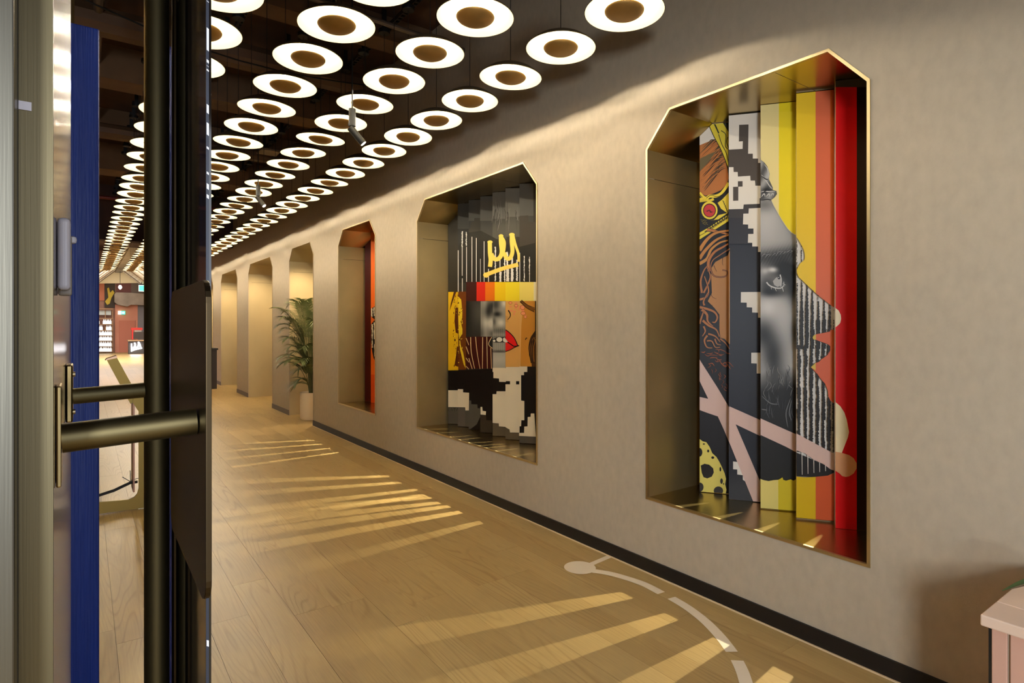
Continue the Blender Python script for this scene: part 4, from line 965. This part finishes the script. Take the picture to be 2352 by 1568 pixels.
# ------------------------------------------------------------------ foreground door, handles, posts
LX = -0.033
t = empty('door_leaf', (LX, 0.95, 0), 'open brass-edged door leaf at the far left edge', 'door')
mb = MB(); a0 = on_Y(42, 747, 0.91).x; a1 = on_Y(122, 747, 0.91).x
mb.box((a0, 0.91, 0.01), (a1, 0.925, 4.0)); mb.build('front_stile', mat('brass_stile', (112, 102, 76), 0.45, 0.9, bump=0.06, bscale=(400, 400, 4)), t)
mb = MB(); mb.box((a0 + .001, 0.9255, 0.01), (a1, 2.1, 4.0)); mb.build('leaf_face', mat('polished_bronze', (100, 82, 62), 0.16, 1.0), t)
b0_ = on_Y(42, 228, 0.905); b1_ = on_Y(72, 253, 0.905)
mb = MB(); mb.box((b0_.x, 0.9085, b1_.z), (b1_.x, 0.9095, b0_.z)); mb.build('paper_tag', mat('white_tag', (225, 222, 230), .5), t)
t = empty('steel_jamb', (on_Y(10, 747, .86).x, .86, 0), 'pale brushed steel door jamb cut by the left picture edge', 'door jamb')
j0 = on_Y(-80, 747, 0.86).x; j1 = on_Y(33, 747, 0.86).x
mb = MB(); mb.box((j0, 0.86, 0), (j1, 0.90, 4.0)); bevel(mb.build('jamb_face', steel, t), .002)
mb = MB(); mb.box((j1 + .0003, 0.895, 0), (a0 - 0.0003, 0.93, 4.0)); mb.build('gap_shade_strip', black, t)  # black strip filling the open gap, its shade put into the colour
# lock sensor box
t = empty('door_sensor', on_Y(143, 580, 1.0), 'grey-white plastic sensor box fixed to the door leaf edge', 'sensor')
s0 = on_Y(125, 665, 1.02); s1 = on_Y(162, 500, 1.02)
wp = mat('grey_white_plastic', (190, 186, 192), 0.35)
mb = MB(); mb.box((LX + 0.0005 if False else a1 + .0005, 1.02, s0.z), (s1.x, 1.055, s1.z)); bevel(mb.build('casing', wp, t), .006, 4)
mb = MB(); mb.box((a1 + .0005, 1.0552, s0.z - .006), (s1.x + .001, 1.075, s1.z - .02)); bevel(mb.build('back_plate', mat('grey_plate', (150, 140, 128), .4), t), .003)
mb = MB(); q = on_Y(165, 551, 1.065); mb.lathe([(0, -.006), (.004, -.004), (.005, 0), (.004, .004), (0, .006)], 14, 0, (s1.x + .002, 1.065, q.z)); mb.build('button', wp, t, True)
# pull handles
hz1 = EYE - 243 * 0.9 / F; HXc = 0.132
zl = on_Y(134, 990, 1.014)
t = empty('blade_pull_handle', (HXc, 1.014, hz1), 'flat rounded bronze blade handle on a round arm', 'door handle')
hz = on_Y(287, 987, 1.014).z
mb = MB(); mb.tube((a1 + .006, 1.014, hz - .004), (HXc + .006, 1.014, hz + .004), 0.0200, 28); mb.build('arm', mat('arm_bronze', (116, 104, 72), 0.42, 1.0), t, True)
# rounded plate in the plane X = HXc
zt = on_X(455, 640, HXc).z; zb = on_X(455, 1390, HXc).z; ya = on_X(458, 747, HXc).y; yb = ya + 0.42
r_ = 0.035; outl = []
for (cy_, cz_, a0_) in ((ya + r_, zb + r_, 180), (yb - r_, zb + r_, 270), (yb - r_, zt - r_, 0), (ya + r_, zt - r_, 90)):
    for k in range(7): an = math.radians(a0_ + 15 * k); outl.append((HXc + .008, cy_ + r_ * math.cos(an), cz_ + r_ * math.sin(an)))
mb = MB(); mb.prism(outl, (0.008, 0, 0)); o = mb.build('blade', bronze_dark, t); bevel(o, .0025, 3)
e0 = on_Y(124, 885, 1.0); e1 = on_Y(134, 1115, 1.0)
mb = MB(); mb.box((a1 + .0005, .985, e1.z), (a1 + .006, 1.04, e0.z)); bevel(mb.build('mounting_plate', brass, t), .002)
t = empty('tube_pull_handle', (0.131, 1.53, 0.01), 'long vertical dark bronze tube handle with a round arm', 'door handle')
mb = MB(); mb.tube((0.131, 1.53, 0.01), (0.131, 1.53, 3.9), 0.0245, 40); mb.build('tube', bronze, t, True)
hz = on_Y(250, 903, 1.53).z
mb = MB(); mb.tube((a1 + .012, 1.53, hz - .002), (0.108, 1.53, hz + .003), 0.0165, 24); mb.build('arm', bronze, t, True)
e0 = on_Y(140, 838, 1.5); e1 = on_Y(150, 970, 1.5)
mb = MB(); mb.box((a1 + .0005, 1.49, e1.z), (a1 + .012, 1.57, e0.z)); bevel(mb.build('mounting_plate', brass, t), .003)
for dz in (.03, -.03 - (e0.z - e1.z) * .0):
    pass
mb = MB(); mb.tube((a1 + .012, 1.505, e0.z - .02), (a1 + .016, 1.505, e0.z - .02), .005, 10); mb.build('screw', brass_lip, t)
mb = MB(); mb.tube((a1 + .012, 1.505, e1.z + .02), (a1 + .016, 1.505, e1.z + .02), .005, 10); mb.build('screw', brass_lip, t)
# second leaf: glossy dark glazed door seen almost edge-on, with printed lettering along its near edge
DX = 0.160
t = empty('glazed_door_leaf', (DX, 1.07, 0), 'dark glossy door leaf seen edge-on behind the tube handle', 'door')
yn = on_X(473.5, 747, DX).y
mb = MB(); mb.box((DX, yn, 0.01), (DX + 0.0075, 1.78, 4.0)); mb.build('glass_pane', mat('dark_smoked_glass', (22, 19, 18), 0.07, 0.0, spec=0.8), t)
edge_m = mat('navy_film_edge', (44, 48, 60), .4); x2 = on_Y(480, 747, yn - .002).x
mb = MB(); mb.box((DX - .0005, yn - .002, 0.01), (x2, yn - .0002, 4.0)); mb.build('film_edge', edge_m, t)
white_v = mat('white_vinyl', (222, 222, 226), .5)
for (ya_, yb_) in ((0, 6), (62, 118), (135, 146), (149, 154), (157, 165), (238, 262), (280, 312), (335, 344), (393, 402), (420, 436), (445, 457), (1237, 1243), (1470, 1485)):
    q0 = on_Y(473, ya_, yn - .003); q1 = on_Y(479.5, yb_, yn - .003)
    mb = MB(); mb.prism([(DX + .0004, yn - .0022, q1.z + .002), (x2 - .0002, yn - .0022, q1.z), (x2 - .0002, yn - .0022, q0.z - .002), (DX + .0004, yn - .0022, q0.z)], (0, -.0006, 0)); mb.build('letter_end', white_v, t)
mb = MB(); mb.tube((DX - .012, 1.36, .02), (DX - .012, 1.36, 3.9), .006, 12); mb.build('seal_rod', bronze_dark, t, True)
# blue painted timber post
blue = mat('blue_painted_timber', (4, 28, 88), 0.5, var=0.22, vscale=(30, 30, 1.0), bump=1.0, bscale=(140, 140, 3), coat=0.0, spec=0.22)
YB = 2.72
bl = on_Y(147, 47, YB); brr = on_Y(228, 62, YB)
t = empty('blue_post', ((bl.x + brr.x) / 2, YB, 0), 'tall blue brush-painted timber post behind the door handles', 'post')
mb = MB(); mb.box((bl.x, YB, 0.001), (brr.x, YB + .14, bl.z)); bevel(mb.build('timber', blue, t), .006)
# strip of bronze trim above the post
mb = MB(); q0 = on_Y(147, 0, 4.3); q1 = on_Y(171, 50, 4.3)
mb.box((q0.x, 4.3, q1.z - .3), (q1.x, 4.36, ZH)); tag(mb.build('bronze_drop_panel', brass, origin=(q0.x, 4.3, 3.5)), 'narrow brass panel dropping from the ceiling above the blue post', 'panel')

# ------------------------------------------------------------------ brass frame stand with cable (mid-distance, left)
B0 = on_Z(333, 1167); YS = B0.y
gold = mat('matt_gold_panel', (142, 120, 62), 0.45, 0.75)
t = empty('brass_kiosk_frame', (B0.x, YS, 0), 'gold metal kiosk frame with a slanted arm and rounded cut-out', 'kiosk')
def YP(x, y, Y=YS): return on_Y(x, y, Y)
pout = [YP(385, 1160), YP(200, 1184), YP(200, 1157)]
inner = [YP(228, 1153), YP(296, 1147), YP(308, 1142), YP(315, 1134), YP(318.5, 1122), YP(318.5, 945)]
pl_ = [YP(385, 1160), YP(200, 1184), YP(200, 1157)] + inner + [YP(306, 926), YP(306, 905), YP(331, 880), YP(385, 880)]
for q in pl_: q.y = YS
zmin = min(q.z for q in pl_)
mb = MB(); mb.prism([Vector((q.x, YS, max(q.z, 0.001))) for q in pl_], (0, .02, 0)); mb.build('front_plate', gold, t)
mb = MB(); q = [YP(245, 826), YP(268, 820), YP(322, 918), YP(300, 928)]; mb.prism([Vector((v.x, YS + .021, v.z)) for v in q], (0, .12, 0)); mb.build('slanted_arm', gold, t)
q = [YP(242, 828), YP(245, 824), YP(268, 817), YP(270, 822)]
mb = MB(); mb.prism([Vector((v.x, YS + .02, v.z)) for v in q], (0, .14, 0)); mb.build('arm_cap', mat('copper_cap', (196, 160, 130), .3, .9), t)
mb = MB(); a_ = YP(306, 920); b_ = YP(319, 1130); mb.box((a_.x, YS + .021, b_.z), (a_.x + .012, YS + .26, a_.z)); mb.build('inner_side', mat('pinkish_metal', (170, 130, 110), .35, .8), t)
mb = MB(); a_ = YP(200, 1160); b_ = YP(318, 1160); mb.box((a_.x, YS + .021, .0015), (b_.x, YS + .30, .006)); mb.build('base_plate', mat('pale_metal_tray', (206, 186, 176), .3, .5), t)
cb = [YP(200, 1142, YS + .1), YP(228, 1137, YS + .1), YP(262, 1126, YS + .1), YP(285, 1115, YS + .1), YP(300, 1108, YS + .1), YP(316, 1106, YS + .1)]
mb = MB(); mb.path([Vector(v) for v in cb], .012, 10); o = mb.build('power_cable', black, origin=cb[0], smooth=True); tag(o, 'black power cable running into the gold kiosk frame', 'cable')
for k, (xa, ya_, xb, yb_) in enumerate(((300, 1106, 299, 1080), (300, 1106, 281, 1095), (301, 1103, 318, 1098))):
    mb = MB(); mb.path([YP(xa, ya_, YS + .1), YP(xb, yb_, YS + .1)], .0028, 6); tag(mb.build('cable_tie', black, origin=YP(xa, ya_, YS + .1)), ['upright loose cable tie end on the black cable', 'left-pointing cable tie end on the black cable', 'right-pointing cable tie end at the frame edge'][k], 'cable tie')

# ------------------------------------------------------------------ far hall
YF = FAR - 0.02
def fpoly(px, Y=YF): return [Vector((v.x, Y, v.z)) for v in (on_Y(x, y, Y) for x, y in px)]
def fbox(name, x0, y0, x1, y1, d, mm, parent=None, label=None, cat=None, Y=YF, group=None):
    a = on_Y(x0, y1, Y); b = on_Y(x1, y0, Y); mb = MB(); mb.box((a.x, Y - d, max(a.z, 0.002)), (b.x, Y, b.z))
    o = mb.build(name, mm, parent, origin=None if parent else ((a.x + b.x) / 2, Y - d / 2, max(a.z, .002)))
    if label: tag(o, label, cat, group)
    return o
terr = mat('terracotta_render', (190, 128, 104), .9, var=.15, vscale=(1, 1, 1)); conc = mat('rough_concrete', (140, 128, 116), .95, var=.3, vscale=(1.5, 1.5, 1.5), bump=.8, bscale=(4, 4, 4))
greyw = mat('grey_render', (120, 116, 116), .9); exitg = mat('exit_green', (60, 190, 130), .5, emit=(70, 210, 150), estr=.9); exw = mat('sign_white', (230, 240, 235), .5, emit=(220, 240, 230), estr=.8)
neon = mat('white_neon', (255, 255, 255), .4, emit=(250, 250, 255), estr=5.0)
gable_m = mat('cream_gable', (226, 212, 178), .8); roofm = mat('white_roof_boards', (226, 220, 206), .7); ridge = mat('weathered_ridge', (130, 120, 104), .9, var=.3, vscale=(3, 3, 3))
t = empty('pink_panelled_door', on_Y(289, 810, YF), 'tall salmon door and surround on the far wall', 'door')
fbox('surround', 264, 700, 316, 812, .10, terr, t); fbox('door_panel', 273, 736, 310, 812, .16, mat('salmon_door', (176, 108, 86), .8), t)
fbox('wall_panel', 316, 700, 333, 812, .08, greyw, None, 'plain grey wall panel right of the salmon door', 'panel')
t = empty('picture_panel', on_Y(240, 700, YF), 'dark painting with a yellow shape high on the far wall', 'painting')
fbox('canvas', 240, 648, 264, 706, .09, mat('dark_canvas', (66, 56, 46), .8), t); fbox('canvas_side', 226, 648, 240, 690, .07, mat('orange_field', (184, 112, 84), .8), t)
mb = MB(); mb.prism(fpoly([(246, 662), (250, 660), (253, 672), (259, 666), (263, 672), (256, 684), (252, 697), (246, 700), (241, 692), (249, 683)], YF - .1), (0, -.02, 0)); mb.build('yellow_shape', mat('ochre_shape', (196, 170, 60), .8), t)
fbox('wall_panel', 268, 650, 301, 672, .07, mat('maroon_panel', (120, 74, 70), .8), None, 'maroon wall panel under the white gable', 'panel')
fbox('wall_panel', 301, 650, 333, 672, .06, mat('taupe_panel', (120, 104, 92), .8), None, 'taupe wall panel beside the green exit sign', 'panel')
mb = MB(); mb.prism(fpoly([(262, 676), (266, 672), (300, 673), (332, 675), (332, 701), (300, 700), (292, 704), (270, 700), (262, 694)], YF - .12), (0, -.5, 0)); tag(mb.build('concrete_lintel', conc, origin=fpoly([(300, 700)])[0]), 'rough broken concrete lintel over the salmon door', 'beam')
t = empty('exit_sign', on_Y(279, 718, YF - .2), 'small green and white exit sign above the salmon door', 'sign')
fbox('left_field', 271, 714, 278.6, 722, .06, exw, t, Y=YF - .17); fbox('right_field', 278.8, 714, 287.5, 722, .06, exitg, t, Y=YF - .17)
mb = MB(); mb.prism(fpoly([(280, 718), (283, 715), (283, 717), (286, 717), (286, 719), (283, 719), (283, 721)], YF - .235), (0, -.01, 0)); mb.build('arrow', exw, t)
t = empty('exit_sign', on_Y(325, 662, YF - 2), 'larger green exit sign hanging near the pull tube', 'sign')
fbox('sign_face', 319.5, 656, 336, 667.5, .05, exitg, t, Y=YF - 2); fbox('sign_border', 318.5, 654.5, 337, 668.8, .03, exw, t, Y=YF - 1.96); fbox('mount', 318, 652, 333, 654.3, .06, black, t, Y=YF - 2)
_q = on_Y(325, 652, YF - 2.03); mb = MB(); mb.tube(_q, (_q.x, _q.y, 5.602), .015, 6); mb.build('drop_rod', black, t)
# counter with glowing crown emblem and red coffee machine
YCN = YF - 2.2
t = empty('bar_counter', on_Y(315, 815, YCN), 'dark counter with a glowing white scribbled crown on its front', 'counter')
fbox('counter_body', 294, 783, 333, 813, .7, mat('dark_counter', (66, 64, 64), .5), t, Y=YCN); fbox('worktop', 292, 779.5, 333.5, 782.8, .8, mat('wood_worktop', (170, 140, 106), .6), t, Y=YCN); fbox('plinth', 293, 811, 333, 816, .75, mat('wood_plinth', (150, 116, 80), .6), t, Y=YCN)
mb = MB(); N_ = YCN - .71
for s_ in ([(302, 789), (302, 803)], [(302, 796), (306, 800), (310, 793), (309, 787)], [(310, 788), (312, 799), (316, 798), (318, 792), (318, 785)], [(319, 786), (322, 793), (323, 800)], [(301, 806), (312, 802), (326, 799)]):
    P = [on_Y(x, y, N_) for x, y in curve(s_, 3)]; mb.path([Vector((p.x, N_, p.z)) for p in P], .03, 6)
mb.build('crown_emblem', neon, t)
t = empty('coffee_machine', on_Y(316, 779, YCN - .3), 'red-topped coffee machine on the dark counter', 'coffee machine')
redm = mat('red_enamel', (196, 36, 28), .4)
fbox('top_cover', 300, 752.5, 326, 757.5, .4, redm, t, Y=YCN); fbox('machine_body', 305, 762, 330, 778, .4, mat('dark_machine', (70, 62, 56), .4, .4), t, Y=YCN); fbox('side_panel', 302, 757.5, 305, 779, .4, redm, t, Y=YCN); fbox('front_grille', 308, 757.6, 324, 761.5, .3, mat('steel_grille', (190, 180, 170), .3, .8), t, Y=YCN)
# rack of bottles
t = empty('bottle_rack', on_Y(243, 812, YF - .6), 'tall open metal rack full of pale bottles by the far door', 'rack')
rm = mat('rack_metal', (140, 110, 76), .5, .5)
for x in (224, 241, 257.5): fbox('upright', x, 708, x + 1.6, 812, .05, rm, t, Y=YF - .5)
for y in (709, 731, 744, 758, 770, 782, 795, 807): fbox('shelf', 222, y, 259, y + 1.3, .4, rm, t, Y=YF - .42)
fbox('lit_panel', 222, 713, 255, 723, .05, mat('pale_lit_panel', (190, 200, 196), .5), t, Y=YF - .4)
botm = mat('glowing_pale_bottle', (235, 236, 230), .25, emit=(230, 232, 228), estr=.35)  # emission brightens the bottles, which are no light source
ba = on_Y(240, 770, YF - .6)
mb = MB(); mb.lathe([(0, 0), (.045, 0), (.045, .15), (.016, .2), (.016, .26), (0, .26)], 10); bme = mb.data('bottle', botm)
rs = random.Random(2)
for si, yl in enumerate((744, 758, 770, 782, 795, 807)):
    nb = 0
    for x in range(226, 257, 4):
        if rs.random() < .2: continue
        nb += 1
        q = on_Y(x + rs.uniform(-.6, .6), yl, YF - .63); o = obj('bottle', bme, None, (q.x, YF - .63, q.z + .001)); tag(o, 'pale bottle, %s from the left on the %s rack shelf from the top' % (ordn[nb - 1], ordn[si]), 'bottle', 'pale bottles on the far rack')
# gable and boarded roof
mb = MB(); mb.prism(fpoly([(205, 664), (272, 617), (330, 655), (330, 648.5), (205, 650)][:1] + [(228, 650), (272, 617), (316, 649)], YF - .25) if False else fpoly([(226, 651), (272, 618), (317, 650)], YF - .25), (0, -.15, 0)); tag(mb.build('gable_end', gable_m, origin=fpoly([(272, 650)])[0]), 'cream triangular gable end above the far wall', 'gable')
g0, ga, g1 = fpoly([(224, 652), (272, 617), (322, 654)], YF - .45)
Lr = 13.0
t = empty('pitched_roof', (ga.x, YF - 5, ga.z), 'white boarded pitched roof with a weathered ridge beam at the hall end', 'roof')
for e_, sg in ((g0, -1), (g1, 1)):
    d = (e_ - ga); n_ = 9
    for k in range(n_):
        s0_ = k / n_; s1_ = (k + 1) / n_ - 0.012
        a_ = ga + d * s0_ * 1.25; b_ = ga + d * s1_ * 1.25
        mb = MB(); mb.prism([a_, b_, b_ + Vector((0, -Lr, 0)), a_ + Vector((0, -Lr, 0))], (0, 0, .05)); mb.build('roof_board', roofm, t)
mb = MB(); mb.box((ga.x - .16, YF - .45 - Lr, ga.z - .22), (ga.x + .16, YF - .42, ga.z - .001)); mb.build('ridge_beam', ridge, t)
for k in range(6):
    yk = YF - 1.5 - k * 2.2
    for e_ in (g0, g1):
        d = (e_ - ga) * 1.2; mb = MB(); a_ = ga + Vector((0, yk - ga.y, -.03)); mb.path([a_, a_ + d], .02, 4); mb.build('rafter', mat('thin_rafter', (120, 100, 80), .7), t)
t = empty('bare_bulb', on_Y(276, 660, YF - 1.5), 'very bright bare bulb glowing below the gable', 'light bulb')
q = on_Y(276, 658, YF - 1.5); mb = MB(); mb.lathe([(0, -.15), (.06, -.1), (.08, -.02), (.05, .06), (0, .08)], 16, 0, q); mb.build('globe', mat('bulb_glow', (255, 255, 255), .4, emit=(255, 250, 240), estr=14), t, True)
mb = MB(); mb.tube(q + Vector((0, 0, .14)), (q.x, q.y, q.z + .9), .01, 6); mb.build('flex', black, t)
